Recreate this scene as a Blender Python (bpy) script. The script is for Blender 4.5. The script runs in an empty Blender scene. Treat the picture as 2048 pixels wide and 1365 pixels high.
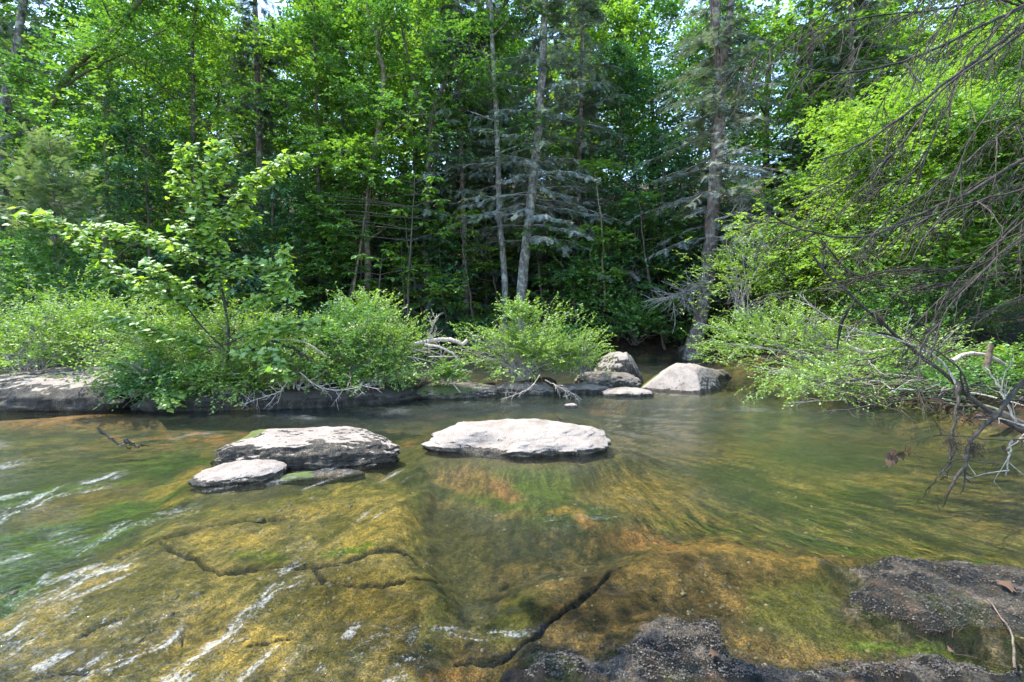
import bpy, math, random
import numpy as np
from mathutils import Vector, noise as mn

R = math.radians
C = bpy.context.scene.collection
rng = np.random.default_rng(7)
random.seed(7)

# ------------------------------------------------------------------ camera, light, exposure
CAMZ, FPX, HOR = 1.6, 910.0, 640.0          # eye height, focal length and horizon row of the 2048 px photograph
sc = bpy.context.scene
cam_d = bpy.data.cameras.new('camera'); cam = bpy.data.objects.new('camera', cam_d); C.objects.link(cam)
cam.location = (0, 0, CAMZ); cam.rotation_euler = (R(90), 0, 0)
cam_d.sensor_width = 36; cam_d.lens = 36 * FPX / 2048; cam_d.shift_y = -(682.5 - HOR) / 2048
cam_d.clip_start = 0.05; cam_d.clip_end = 1000
sc.camera = cam

SUN_EL, SUN_AZ = R(65), R(-72)              # azimuth clockwise from +Y (away from the camera); negative = left
world = bpy.data.worlds.new('World'); sc.world = world; world.use_nodes = True
wn = world.node_tree; wn.nodes.clear()
sky = wn.nodes.new('ShaderNodeTexSky'); sky.sky_type = 'NISHITA'; sky.sun_disc = False
sky.sun_elevation = SUN_EL; sky.sun_rotation = SUN_AZ; sky.air_density = 1.0; sky.dust_density = 0.4; sky.ozone_density = 1.2
bg = wn.nodes.new('ShaderNodeBackground'); bg.inputs['Strength'].default_value = 0.15
wo = wn.nodes.new('ShaderNodeOutputWorld')
wn.links.new(sky.outputs[0], bg.inputs[0]); wn.links.new(bg.outputs[0], wo.inputs[0])
sun_d = bpy.data.lights.new('sun', 'SUN'); sun = bpy.data.objects.new('sun', sun_d); C.objects.link(sun)
sun_d.energy = 2.1; sun_d.angle = R(0.53); sun_d.color = (1.0, 0.94, 0.82)
sdir = Vector((math.sin(SUN_AZ) * math.cos(SUN_EL), math.cos(SUN_AZ) * math.cos(SUN_EL), math.sin(SUN_EL)))
sun.rotation_euler = (-sdir).to_track_quat('-Z', 'Y').to_euler()
sc.view_settings.view_transform = 'Standard'; sc.view_settings.look = 'None'
sc.view_settings.gamma = 1; sc.view_settings.use_curve_mapping = False
sc.view_settings.exposure = 2.6
sc.render.engine = 'CYCLES'
cy = sc.cycles
cy.max_bounces = 7; cy.diffuse_bounces = 4; cy.glossy_bounces = 3; cy.transmission_bounces = 5
cy.transparent_max_bounces = 6; cy.use_denoising = True; cy.sample_clamp_indirect = 6
cy.use_adaptive_sampling = True; cy.adaptive_threshold = 0.008

# ------------------------------------------------------------------ pixel <-> place
def at(px, py, Y):                           # the point seen at (px, py) of the photograph, Y metres away
    return np.array([(px - 1024) / FPX * Y, Y, CAMZ + (HOR - py) / FPX * Y])
def onw(px, py, z=0.0):                      # the point seen there on the level z
    Y = (CAMZ - z) * FPX / (py - HOR)
    return np.array([(px - 1024) / FPX * Y, Y, z])
def path(pts, Y):
    if np.isscalar(Y): Y = [Y] * len(pts)
    return np.array([at(p[0], p[1], y) for p, y in zip(pts, Y)])

# ------------------------------------------------------------------ noise
def _h(i, j, k, s):
    i = i.astype(np.int64) & 0xffffffff; j = j.astype(np.int64) & 0xffffffff; k = k.astype(np.int64) & 0xffffffff
    n = (i * 374761393 + j * 668265263 + k * 2147483647 + s * 144665) & 0xffffffff
    n = ((n ^ (n >> 13)) * 1274126177) & 0xffffffff
    n = ((n ^ (n >> 16)) * 2246822519) & 0xffffffff
    return (n ^ (n >> 15)) / 4294967295.0
def vn(x, y, z=None, s=0):
    x = np.asarray(x, float); y = np.asarray(y, float); z = np.zeros_like(x) if z is None else np.asarray(z, float)
    i, j, k = np.floor(x), np.floor(y), np.floor(z)
    u, v, w = x - i, y - j, z - k
    u = u*u*u*(u*(u*6-15)+10); v = v*v*v*(v*(v*6-15)+10); w = w*w*w*(w*(w*6-15)+10)
    def L(a, b, t): return a + (b - a) * t
    r = L(L(L(_h(i,j,k,s), _h(i+1,j,k,s), u), L(_h(i,j+1,k,s), _h(i+1,j+1,k,s), u), v),
          L(L(_h(i,j,k+1,s), _h(i+1,j,k+1,s), u), L(_h(i,j+1,k+1,s), _h(i+1,j+1,k+1,s), u), v), w)
    return r * 2 - 1
def fbm(x, y, z=None, o=4, s=0):
    r = 0; a = 0.5; f = 1.0
    for q in range(o):
        r = r + a * vn(x * f, y * f, None if z is None else z * f, s + q * 17); a *= .5; f *= 2.03
    return r
def ss(a, b, x):
    t = np.clip((x - a) / (b - a), 0, 1); return t * t * (3 - 2 * t)

# ------------------------------------------------------------------ ground height
EDGE_X = [-900, -100, 190, 230, 300, 480, 700, 850, 900, 1100, 1180, 1215, 1240]
EDGE_Y = [ 850,  832, 818, 806, 818, 826, 812, 800, 793,  786,  768,  752, 700]
def shore(x): return 18.6 + 0.9 * np.sin(x * .35 + 1) + 0.5 * np.sin(x * 1.1) - 0.03 * np.abs(x)
def xright(y): return 6.75 + 0.35 * np.sin(y * .9) + 0.04 * (y - 6)
def H(x, y):
    x = np.asarray(x, float); y = np.asarray(y, float)
    d1 = y - shore(x)
    hh = np.where(d1 > 0, 0.55 * (1 - np.exp(-np.maximum(d1, 0) * 1.3)) + 0.47 * np.maximum(d1 - 1.6, 0) - 0.0012 * np.maximum(d1 - 12, 0) ** 2, 0.6 * d1)
    hh = np.where(d1 > 70, 0.55 + .47 * 68 - .0012 * 58 ** 2 + 0.25 * (d1 - 70), hh)
    d2 = np.where(y > 4.8, x - xright(y), x - xright(y) - 2 * (4.8 - y))
    h2 = np.where(d2 > 0, 0.3 * (1 - np.exp(-np.maximum(d2, 0) * 1.2)) + 0.16 * np.maximum(d2 - 1.0, 0), 0.35 * d2)
    h2 = np.minimum(h2, 9)
    h = np.maximum(np.maximum(hh, h2), -0.42)
    yy = np.maximum(y, .3)
    px = 1024 + FPX * x / yy; py = HOR + CAMZ * FPX / yy
    e = np.interp(px, EDGE_X, EDGE_Y)
    isl = ss(-3, 9, e - py) * (1 - ss(10.3, 11.8, y)) * (1 - ss(1205, 1240, px))
    h = np.maximum(h, -0.42 + isl * 0.62)
    h = h + (h > 0.05) * (0.16 * fbm(x * .8, y * .8, o=3, s=3) + 0.03)
    return h
def gz(x, y): return float(H(np.array([x]), np.array([y]))[0])

# ------------------------------------------------------------------ mesh builder
class MB:
    def __init__(s): s.v = []; s.f = []; s.t = []; s.n = 0; s.m = []
    def add(s, v, f, tint=0.5, mi=0):
        v = np.asarray(v, float).reshape(-1, 3); f = np.asarray(f, np.int64)
        s.v.append(v); s.f.append(f + s.n); s.n += len(v)
        s.t.append(np.broadcast_to(np.asarray(tint, float), (len(v),)) if np.ndim(tint) < 2 else tint)
        s.m.append(np.full(len(f), mi))
    def build(s, name, mats, parent=None, base=(0, 0, 0), smooth=False, attrs=None, uv=None):
        me = bpy.data.meshes.new(name)
        v = np.concatenate(s.v) - np.asarray(base, float)
        me.vertices.add(len(v)); me.vertices.foreach_set('co', v.astype(np.float32).ravel())
        loops = []; starts = []; k = 0; mi = []
        for f, m in zip(s.f, s.m):
            w = f.shape[1]; loops.append(f.ravel()); starts.append(k + np.arange(len(f)) * w); k += f.size; mi.append(m)
        loops = np.concatenate(loops); starts = np.concatenate(starts); mi = np.concatenate(mi)
        me.loops.add(len(loops)); me.loops.foreach_set('vertex_index', loops.astype(np.int32))
        me.polygons.add(len(starts)); me.polygons.foreach_set('loop_start', starts.astype(np.int32))
        me.polygons.foreach_set('material_index', mi.astype(np.int32))
        if smooth: me.polygons.foreach_set('use_smooth', np.ones(len(starts), bool))
        me.update(calc_edges=True)
        a = me.attributes.new('tint', 'FLOAT', 'POINT'); a.data.foreach_set('value', np.concatenate(s.t).astype(np.float32))
        for nm, arr in (attrs or {}).items():
            if arr.ndim == 2:
                a = me.attributes.new(nm, 'FLOAT_COLOR', 'POINT')
                a.data.foreach_set('color', np.concatenate([arr, np.ones((len(arr), 1))], 1).astype(np.float32).ravel())
            else:
                a = me.attributes.new(nm, 'FLOAT', 'POINT'); a.data.foreach_set('value', arr.astype(np.float32))
        if not isinstance(mats, (list, tuple)): mats = [mats]
        for m in mats: me.materials.append(m)
        me.validate()
        o = bpy.data.objects.new(name, me); C.objects.link(o)
        if parent is not None: o.parent = parent
        else: o.location = base
        return o

def nrm(a): return a / np.maximum(np.linalg.norm(a, axis=-1, keepdims=True), 1e-9)
def tubes(mb, P, Rr, sides=5, tint=0.5, mi=0):
    """P (N,K,3) centre lines, Rr (N,K) radii: all tubes at once"""
    P = np.asarray(P, float); N, K, _ = P.shape
    Rr = np.broadcast_to(np.asarray(Rr, float), (N, K))
    T = nrm(np.gradient(P, axis=1))
    mt = nrm(P[:, -1] - P[:, 0])
    ref = np.where(np.abs(mt[:, 2:3]) > .8, np.array([[1., 0, 0]]), np.array([[0, 0, 1.]]))[:, None, :]
    A = nrm(np.cross(T, ref)); B = np.cross(T, A)
    a = np.arange(sides) / sides * 2 * math.pi
    V = P[:, :, None, :] + Rr[:, :, None, None] * (A[:, :, None, :] * np.cos(a)[None, None, :, None] + B[:, :, None, :] * np.sin(a)[None, None, :, None])
    idx = np.arange(N * K * sides).reshape(N, K, sides)
    q = np.stack([idx[:, :-1, :], np.roll(idx[:, :-1, :], -1, 2), np.roll(idx[:, 1:, :], -1, 2), idx[:, 1:, :]], -1).reshape(-1, 4)
    t = tint if np.ndim(tint) == 0 else np.repeat(tint, K * sides)
    mb.add(V, q, t, mi)
def resample(P, n):
    P = np.asarray(P, float); d = np.r_[0, np.cumsum(np.linalg.norm(np.diff(P, axis=0), axis=1))]
    m = len(P)
    if m > 2:                                 # Catmull-Rom
        out = []
        Q = np.vstack([2*P[0]-P[1], P, 2*P[-1]-P[-2]])
        for i in range(m - 1):
            p0, p1, p2, p3 = Q[i:i+4]; t = np.linspace(0, 1, 9)[:-1, None]
            out.append(.5*((2*p1)+(-p0+p2)*t+(2*p0-5*p1+4*p2-p3)*t**2+(-p0+3*p1-3*p2+p3)*t**3))
        P = np.vstack(out + [P[-1:]]); d = np.r_[0, np.cumsum(np.linalg.norm(np.diff(P, axis=0), axis=1))]
    s = np.linspace(0, d[-1], n)
    return np.stack([np.interp(s, d, P[:, k]) for k in range(3)], 1)
def cap(mb, c, nrmv, r, tint=.5, mi=0, sides=8):
    n = nrm(np.array(nrmv)); a = nrm(np.cross(n, [0.3, .5, .8])); b = np.cross(n, a)
    t = np.arange(sides) / sides * 2 * math.pi
    v = c + r * (np.outer(np.cos(t), a) + np.outer(np.sin(t), b))
    mb.add(np.vstack([v, c + n * r * .15]), [[i, (i + 1) % sides, sides] for i in range(sides)], tint, mi)
def tube1(mb, P, r0, r1, n=12, sides=7, wob=0, tint=.5, mi=0, rg=None):
    P = resample(P, n)
    if wob: P[1:-1] += (rg or rng).normal(0, wob, (n - 2, 3))
    rr = np.linspace(r0, r1, n); tubes(mb, P[None], rr[None], sides, tint, mi); return P

# leaf shapes: x along the leaf, y across, z up
LF_SIMPLE = (np.array([[0,0,0],[.45,.27,.07],[1,0,-.05],[.45,-.27,.07]]), np.array([[0,2,1],[0,3,2]]))
LF_BROAD = (np.array([[0,0,0],[.35,.36,.08],[.8,.27,.02],[1.05,0,-.1],[.8,-.27,.02],[.35,-.36,.08]]), np.array([[0,2,1],[0,3,2],[0,4,3],[0,5,4]]))
LF_LONG = (np.array([[0,0,0],[.45,.13,.05],[.75,.17,0],[1,0,-.12],[.75,-.17,0],[.45,-.13,.05],[.6,0,-.02]]),
           np.array([[0,6,1],[1,6,2],[2,6,3],[6,4,3],[6,5,4],[0,5,6]]))
_mo = [(0.02,0),(.0,.22),(-.12,.42),(.16,.36),(.30,.58),(.44,.30),(.52,.34),(.66,.20),(1.02,0)]
_mo = _mo + [(x, -y) for x, y in _mo[-2:0:-1]]
LF_MAPLE = (np.array([[.33, 0, .06]] + [[x, y, -0.18*abs(y) - .12*max(x-.5,0)] for x, y in _mo]), np.array([[0, 1 + i, 1 + (i + 1) % len(_mo)] for i in range(len(_mo))]))
def _spray(n=5, w=.05):
    v = [[0,w*.3,0],[0,-w*.3,0],[1,0,-.12]]; f = [[0,1,2]]
    for i in range(n):
        x = .08 + .8 * i / n; L = .42 * (1 - .6 * i / n)
        for sg in (1, -1):
            k = len(v); v += [[x, 0, -.12*x*x], [x + w*1.6, 0, -.12*x*x], [x + L * .75, sg * L, -.12*x*x - .1*L]]; f.append([k, k + 1, k + 2])
    return np.array(v), np.array(f)
LF_SPRAY = _spray(7, .055)
LF_DEAD = _spray(5, .042)
def leaves(mb, P, D, N, S, tpl, tint, mi=0):
    """P points, D leaf directions, N normals, S lengths"""
    X = nrm(D); Y = nrm(np.cross(N, X)); Z = np.cross(X, Y)
    tv, tf = tpl
    V = P[:, None, :] + S[:, None, None] * (tv[None, :, 0:1] * X[:, None] + tv[None, :, 1:2] * Y[:, None] + tv[None, :, 2:3] * Z[:, None])
    F = tf[None] + (np.arange(len(P)) * len(tv))[:, None, None]
    mb.add(V, F.reshape(-1, 3), np.repeat(tint, len(tv)), mi)

# ------------------------------------------------------------------ tagging
def tag(o, label=None, cat=None, group=None, kind=None):
    if label: o['label'] = label
    if cat: o['category'] = cat
    if group: o['group'] = group
    if kind: o['kind'] = kind
    return o
def empty(name, loc, label, cat, group=None):
    o = bpy.data.objects.new(name, None); C.objects.link(o); o.location = loc; o.empty_display_size = .2
    return tag(o, label, cat, group)
def copy_tree(root, loc, rz, scale, label, group=None):
    r = root.copy(); C.objects.link(r); r.location = loc; r.rotation_euler = (0, 0, rz); r.scale = scale
    r['label'] = label
    if group: r['group'] = group
    for ch in list(root.children):
        c = ch.copy(); C.objects.link(c); c.parent = r
    return r

# ------------------------------------------------------------------ materials
def newmat(name):
    m = bpy.data.materials.new(name); m.use_nodes = True; nt = m.node_tree; nt.nodes.clear()
    out = nt.nodes.new('ShaderNodeOutputMaterial')
    return m, nt, out
def N(nt, t, **kw):
    n = nt.nodes.new(t)
    for k, v in kw.items():
        if k in n.inputs: n.inputs[k].default_value = v
        else: setattr(n, k, v)
    return n
def ramp(nt, cols, src):
    r = nt.nodes.new('ShaderNodeValToRGB'); el = r.color_ramp.elements
    while len(el) < len(cols): el.new(.5)
    for e, (p, c) in zip(el, cols): e.position = p; e.color = (*c, 1)
    nt.links.new(src, r.inputs[0]); return r.outputs[0]
def mix(nt, fac, a, b, mode='MIX'):
    m = nt.nodes.new('ShaderNodeMix'); m.data_type = 'RGBA'; m.blend_type = mode
    for sock, val in ((m.inputs[0], fac), (m.inputs[6], a), (m.inputs[7], b)):
        if isinstance(val, bpy.types.NodeSocket): nt.links.new(val, sock)
        elif isinstance(val, (int, float)): sock.default_value = val
        else: sock.default_value = (*val, 1)
    return m.outputs[2]
def leafmat(name, cols, transl=.4, gloss=.08, rough=.4, tcol=1.25):
    gloss *= .55; rough = .55
    m, nt, out = newmat(name)
    a = N(nt, 'ShaderNodeAttribute', attribute_name='tint')
    col = ramp(nt, cols, a.outputs['Fac'])
    d = N(nt, 'ShaderNodeBsdfDiffuse'); t = N(nt, 'ShaderNodeBsdfTranslucent'); g = N(nt, 'ShaderNodeBsdfGlossy', Roughness=rough)
    g.inputs['Color'].default_value = (.9, .95, 1, 1)
    nt.links.new(col, d.inputs[0])
    tc = mix(nt, 1.0, col, (tcol * 1.05, tcol * 1.1, tcol * .5), 'MULTIPLY'); nt.links.new(tc, t.inputs[0])
    m1 = N(nt, 'ShaderNodeMixShader'); m1.inputs[0].default_value = transl
    nt.links.new(d.outputs[0], m1.inputs[1]); nt.links.new(t.outputs[0], m1.inputs[2])
    m2 = N(nt, 'ShaderNodeMixShader'); m2.inputs[0].default_value = gloss
    nt.links.new(m1.outputs[0], m2.inputs[1]); nt.links.new(g.outputs[0], m2.inputs[2])
    nt.links.new(m2.outputs[0], out.inputs[0]); return m
def bark(name, a, b, sc_=6, stretch=.18, lichen=None, rough=.9):
    m, nt, out = newmat(name)
    tc = N(nt, 'ShaderNodeTexCoord'); mp = N(nt, 'ShaderNodeMapping'); mp.inputs['Scale'].default_value = (1, 1, stretch)
    nt.links.new(tc.outputs['Object'], mp.inputs[0])
    n = N(nt, 'ShaderNodeTexNoise', Scale=sc_ * 3, Detail=6.0, Roughness=.65); nt.links.new(mp.outputs[0], n.inputs[0])
    col = ramp(nt, [(.35, a), (.62, b)], n.outputs[0])
    if lichen:
        l = N(nt, 'ShaderNodeTexNoise', Scale=5.0, Detail=5.0); nt.links.new(tc.outputs['Object'], l.inputs[0])
        lf = ramp(nt, [(.5, (0, 0, 0)), (.62, (1, 1, 1))], l.outputs[0]); col = mix(nt, lf, col, lichen)
    p = N(nt, 'ShaderNodeBsdfPrincipled', Roughness=rough); nt.links.new(col, p.inputs['Base Color'])
    p.inputs['Specular IOR Level'].default_value = .2
    bp = N(nt, 'ShaderNodeBump', Strength=.6, Distance=.03); nt.links.new(n.outputs[0], bp.inputs['Height']); nt.links.new(bp.outputs[0], p.inputs['Normal'])
    nt.links.new(p.outputs[0], out.inputs[0]); return m

M = {}
M['leaf_bright'] = leafmat('leaf_bright', [(0, (.06, .14, .018)), (.5, (.125, .24, .028)), (1, (.22, .33, .045))], .5, .07)
M['leaf_mid'] = leafmat('leaf_mid', [(0, (.045, .12, .028)), (.5, (.075, .18, .032)), (1, (.15, .27, .035))], .42, .07)
M['leaf_deep'] = leafmat('leaf_deep', [(0, (.03, .09, .03)), (.5, (.05, .14, .045)), (1, (.09, .21, .06))], .35, .10)
M['leaf_shrub'] = leafmat('leaf_shrub', [(0, (.06, .13, .016)), (.5, (.15, .26, .028)), (1, (.28, .38, .05))], .45, .10, .35)
M['leaf_maple'] = leafmat('leaf_maple', [(0, (.09, .19, .018)), (.5, (.18, .31, .028)), (1, (.32, .44, .05))], .52, .12, .38)
M['needles'] = leafmat('needles', [(0, (.06, .10, .07)), (.5, (.075, .115, .085)), (1, (.14, .19, .14))], .22, .05)
M['needles_blue'] = leafmat('needles_blue', [(0, (.08, .115, .095)), (.5, (.14, .185, .155)), (1, (.24, .29, .25))], .2, .04)
M['leaf_pale'] = leafmat('leaf_pale', [(0, (.09, .14, .06)), (.5, (.15, .22, .10)), (1, (.25, .32, .17))], .35, .05)
M['needles_grey'] = leafmat('needles_grey', [(0, (.14, .17, .15)), (.5, (.24, .27, .24)), (1, (.38, .40, .36))], .15, .03, tcol=1.0)
M['flower'] = leafmat('flower', [(0, (.6, .5, .5)), (1, (.8, .74, .74))], .3, .02)
M['dead_leaf'] = leafmat('dead_leaf', [(0, (.045, .028, .018)), (1, (.14, .08, .045))], .2, .03)
M['bark_grey'] = bark('bark_grey', (.05, .046, .04), (.18, .17, .15), lichen=(.27, .28, .24))
M['bark_brown'] = bark('bark_brown', (.05, .038, .028), (.17, .13, .095), lichen=(.17, .18, .09))
M['bark_dark'] = bark('bark_dark', (.035, .03, .025), (.11, .09, .07))
M['bark_hemlock'] = bark('bark_hemlock', (.045, .035, .03), (.16, .12, .105), lichen=(.2, .2, .17))
M['bark_moss'] = bark('bark_moss', (.04, .045, .02), (.12, .11, .06), lichen=(.07, .12, .02))
M['twig_dark'] = bark('twig_dark', (.02, .018, .015), (.065, .057, .046), 12)
M['twig_grey'] = bark('twig_grey', (.16, .14, .125), (.36, .33, .29), 12)
M['driftwood'] = bark('driftwood', (.24, .19, .15), (.5, .43, .36), 10)
M['cut_wood'] = bark('cut_wood', (.42, .26, .16), (.55, .36, .24), 10)

def rockmat(name, pale, mid, dark, moss, speck=90.0):
    """attributes: dark (algae at the waterline, colour darkened on steep and front faces), moss"""
    m, nt, out = newmat(name)
    tc = N(nt, 'ShaderNodeTexCoord')
    n1 = N(nt, 'ShaderNodeTexNoise', Scale=3.5, Detail=7.0, Roughness=.7); nt.links.new(tc.outputs['Object'], n1.inputs[0])
    n2 = N(nt, 'ShaderNodeTexNoise', Scale=speck, Detail=3.0, Roughness=.75); nt.links.new(tc.outputs['Object'], n2.inputs[0])
    n3 = N(nt, 'ShaderNodeTexVoronoi', Scale=speck * .45); nt.links.new(tc.outputs['Object'], n3.inputs[0])
    base = ramp(nt, [(.33, mid), (.55, pale)], n1.outputs[0])
    sp = ramp(nt, [(.36, (.35, .33, .3)), (.5, (1, 1, 1)), (.75, (1.1, 1.1, 1.1))], n2.outputs[0])
    base = mix(nt, .8, base, sp, 'MULTIPLY')
    pits = ramp(nt, [(.0, (.3, .28, .25)), (.16, (1, 1, 1))], n3.outputs['Distance'])
    base = mix(nt, .4, base, pits, 'MULTIPLY')
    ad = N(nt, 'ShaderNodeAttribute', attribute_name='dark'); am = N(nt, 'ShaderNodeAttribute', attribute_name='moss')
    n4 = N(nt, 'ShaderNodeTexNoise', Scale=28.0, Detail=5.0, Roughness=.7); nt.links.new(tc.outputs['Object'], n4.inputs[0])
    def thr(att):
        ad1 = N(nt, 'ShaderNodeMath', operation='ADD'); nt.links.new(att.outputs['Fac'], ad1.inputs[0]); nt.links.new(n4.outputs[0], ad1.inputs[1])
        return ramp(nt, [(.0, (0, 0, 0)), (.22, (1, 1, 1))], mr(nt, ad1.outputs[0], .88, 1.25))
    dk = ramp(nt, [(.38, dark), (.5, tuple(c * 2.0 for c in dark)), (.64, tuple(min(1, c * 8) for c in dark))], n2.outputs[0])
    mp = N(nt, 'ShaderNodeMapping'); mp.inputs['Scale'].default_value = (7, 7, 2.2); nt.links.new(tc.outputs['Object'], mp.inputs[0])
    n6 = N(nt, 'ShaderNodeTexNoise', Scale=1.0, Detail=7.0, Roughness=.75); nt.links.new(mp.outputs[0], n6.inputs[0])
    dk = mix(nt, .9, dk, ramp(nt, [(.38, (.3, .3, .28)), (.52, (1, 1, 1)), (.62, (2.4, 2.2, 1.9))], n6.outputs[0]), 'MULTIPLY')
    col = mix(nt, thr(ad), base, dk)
    mo = ramp(nt, [(.3, moss), (.7, tuple(c * 2.2 for c in moss))], n2.outputs[0])
    col = mix(nt, thr(am), col, mo)
    p = N(nt, 'ShaderNodeBsdfPrincipled', Roughness=.85); nt.links.new(col, p.inputs['Base Color'])
    p.inputs['Specular IOR Level'].default_value = .3
    hs = N(nt, 'ShaderNodeMath', operation='ADD'); nt.links.new(n2.outputs[0], hs.inputs[0]); nt.links.new(n4.outputs[0], hs.inputs[1])
    bp = N(nt, 'ShaderNodeBump', Strength=.7, Distance=.015); nt.links.new(hs.outputs[0], bp.inputs['Height']); nt.links.new(bp.outputs[0], p.inputs['Normal'])
    nt.links.new(p.outputs[0], out.inputs[0]); return m
def mr(nt, src, a, b, c=0., d=1.):
    n = N(nt, 'ShaderNodeMapRange'); n.inputs[1].default_value = a; n.inputs[2].default_value = b; n.inputs[3].default_value = c; n.inputs[4].default_value = d
    nt.links.new(src, n.inputs[0]); return n.outputs[0]
M['granite'] = rockmat('granite', (.285, .242, .204), (.175, .146, .12), (.013, .0115, .009), (.05, .06, .012))
M['granite_black'] = rockmat('granite_black', (.06, .052, .042), (.03, .026, .022), (.010, .009, .007), (.03, .045, .01))
M['granite_dark'] = rockmat('granite_dark', (.17, .145, .12), (.07, .06, .045), (.016, .014, .011), (.04, .055, .012))

# ------------------------------------------------------------------ creek bed: one sheet, finest where it is near
def seg_d(px, py, pts, sy=1.0):
    d = np.full(px.shape, 1e9)
    for (a, b), (c, e) in zip(pts[:-1], pts[1:]):
        vx, vy = c - a, (e - b) * sy; wx, wy = px - a, (py - b) * sy
        t = np.clip((wx * vx + wy * vy) / (vx * vx + vy * vy + 1e-9), 0, 1)
        d = np.minimum(d, np.hypot(wx - t * vx, wy - t * vy))
    return d
def poly(px, py, pts, soft=12):
    ins = np.zeros(px.shape, bool); n = len(pts)
    for i in range(n):
        x1, y1 = pts[i]; x2, y2 = pts[(i + 1) % n]
        if y1 == y2: continue
        c = ((y1 > py) != (y2 > py)) & (px < (x2 - x1) * (py - y1) / (y2 - y1) + x1); ins ^= c
    d = seg_d(px, py, list(pts) + [pts[0]]) * np.where(ins, 1, -1)
    return ss(-soft, soft, d)
def blob(px, py, cx, cy, rx, ry, rot=0, soft=.5):
    c, s = math.cos(R(rot)), math.sin(R(rot)); x = px - cx; y = py - cy
    r = np.hypot((x * c + y * s) / rx, (-x * s + y * c) / ry)
    return 1 - ss(1 - soft, 1 + soft, r)

CRACKS = [([(322, 1078), (350, 1092), (392, 1104), (412, 1122), (440, 1131), (520, 1126), (570, 1121), (650, 1122), (690, 1112), (735, 1096), (780, 1091), (842, 1096)], 5.8),
          ([(240, 1082), (330, 1068), (400, 1047), (470, 1036), (540, 1030), (618, 1021)], 3.4),
          ([(645, 1153), (700, 1160), (765, 1160), (830, 1150), (868, 1136), (905, 1118)], 4.6),
          ([(632, 1128), (640, 1140), (646, 1150)], 6.0),
          ([(500, 1275), (545, 1270), (592, 1263)], 3.5),
          ([(150, 1262), (210, 1236), (250, 1222)], 3.0),
          ([(20, 1365), (60, 1345), (130, 1330), (170, 1328)], 5),
          ([(350, 1240), (368, 1252), (362, 1270)], 3.0),
          ([(1262, 1084), (1258, 1104), (1248, 1117), (1222, 1126), (1205, 1148), (1178, 1172), (1146, 1196), (1118, 1212), (1096, 1232), (1066, 1262), (1020, 1288), (960, 1297), (915, 1296)], 7),
          ([(1230, 1118), (1262, 1117)], 3)]
G = [(345, 1012), (470, 990), (600, 968), (760, 946), (845, 955), (850, 1010), (838, 1060), (848, 1100), (880, 1140), (905, 1230), (900, 1300), (880, 1500), (-450, 1500), (-300, 1330), (-60, 1235), (110, 1150), (235, 1075)]
BR = [(1262, 1078), (1400, 1050), (1600, 1062), (1760, 1095), (1690, 1125), (1680, 1165), (1760, 1240), (1860, 1290), (1980, 1320), (1600, 1330), (1440, 1320), (1290, 1330), (1060, 1330), (900, 1320), (915, 1240), (985, 1165), (1090, 1112)]
S1 = [(1020, 1330), (1085, 1292), (1180, 1300), (1245, 1288), (1300, 1247), (1432, 1240), (1462, 1300), (1600, 1318), (1700, 1306), (1840, 1302), (2000, 1322), (2150, 1290), (2600, 1250), (2600, 1520), (900, 1520), (960, 1400)]
S2 = [(1640, 1122), (1720, 1118), (1800, 1095), (1900, 1090), (2060, 1112), (2600, 1150), (2600, 1300), (2060, 1296), (1960, 1280), (1860, 1285), (1800, 1258), (1720, 1235), (1682, 1190), (1690, 1160)]

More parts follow.
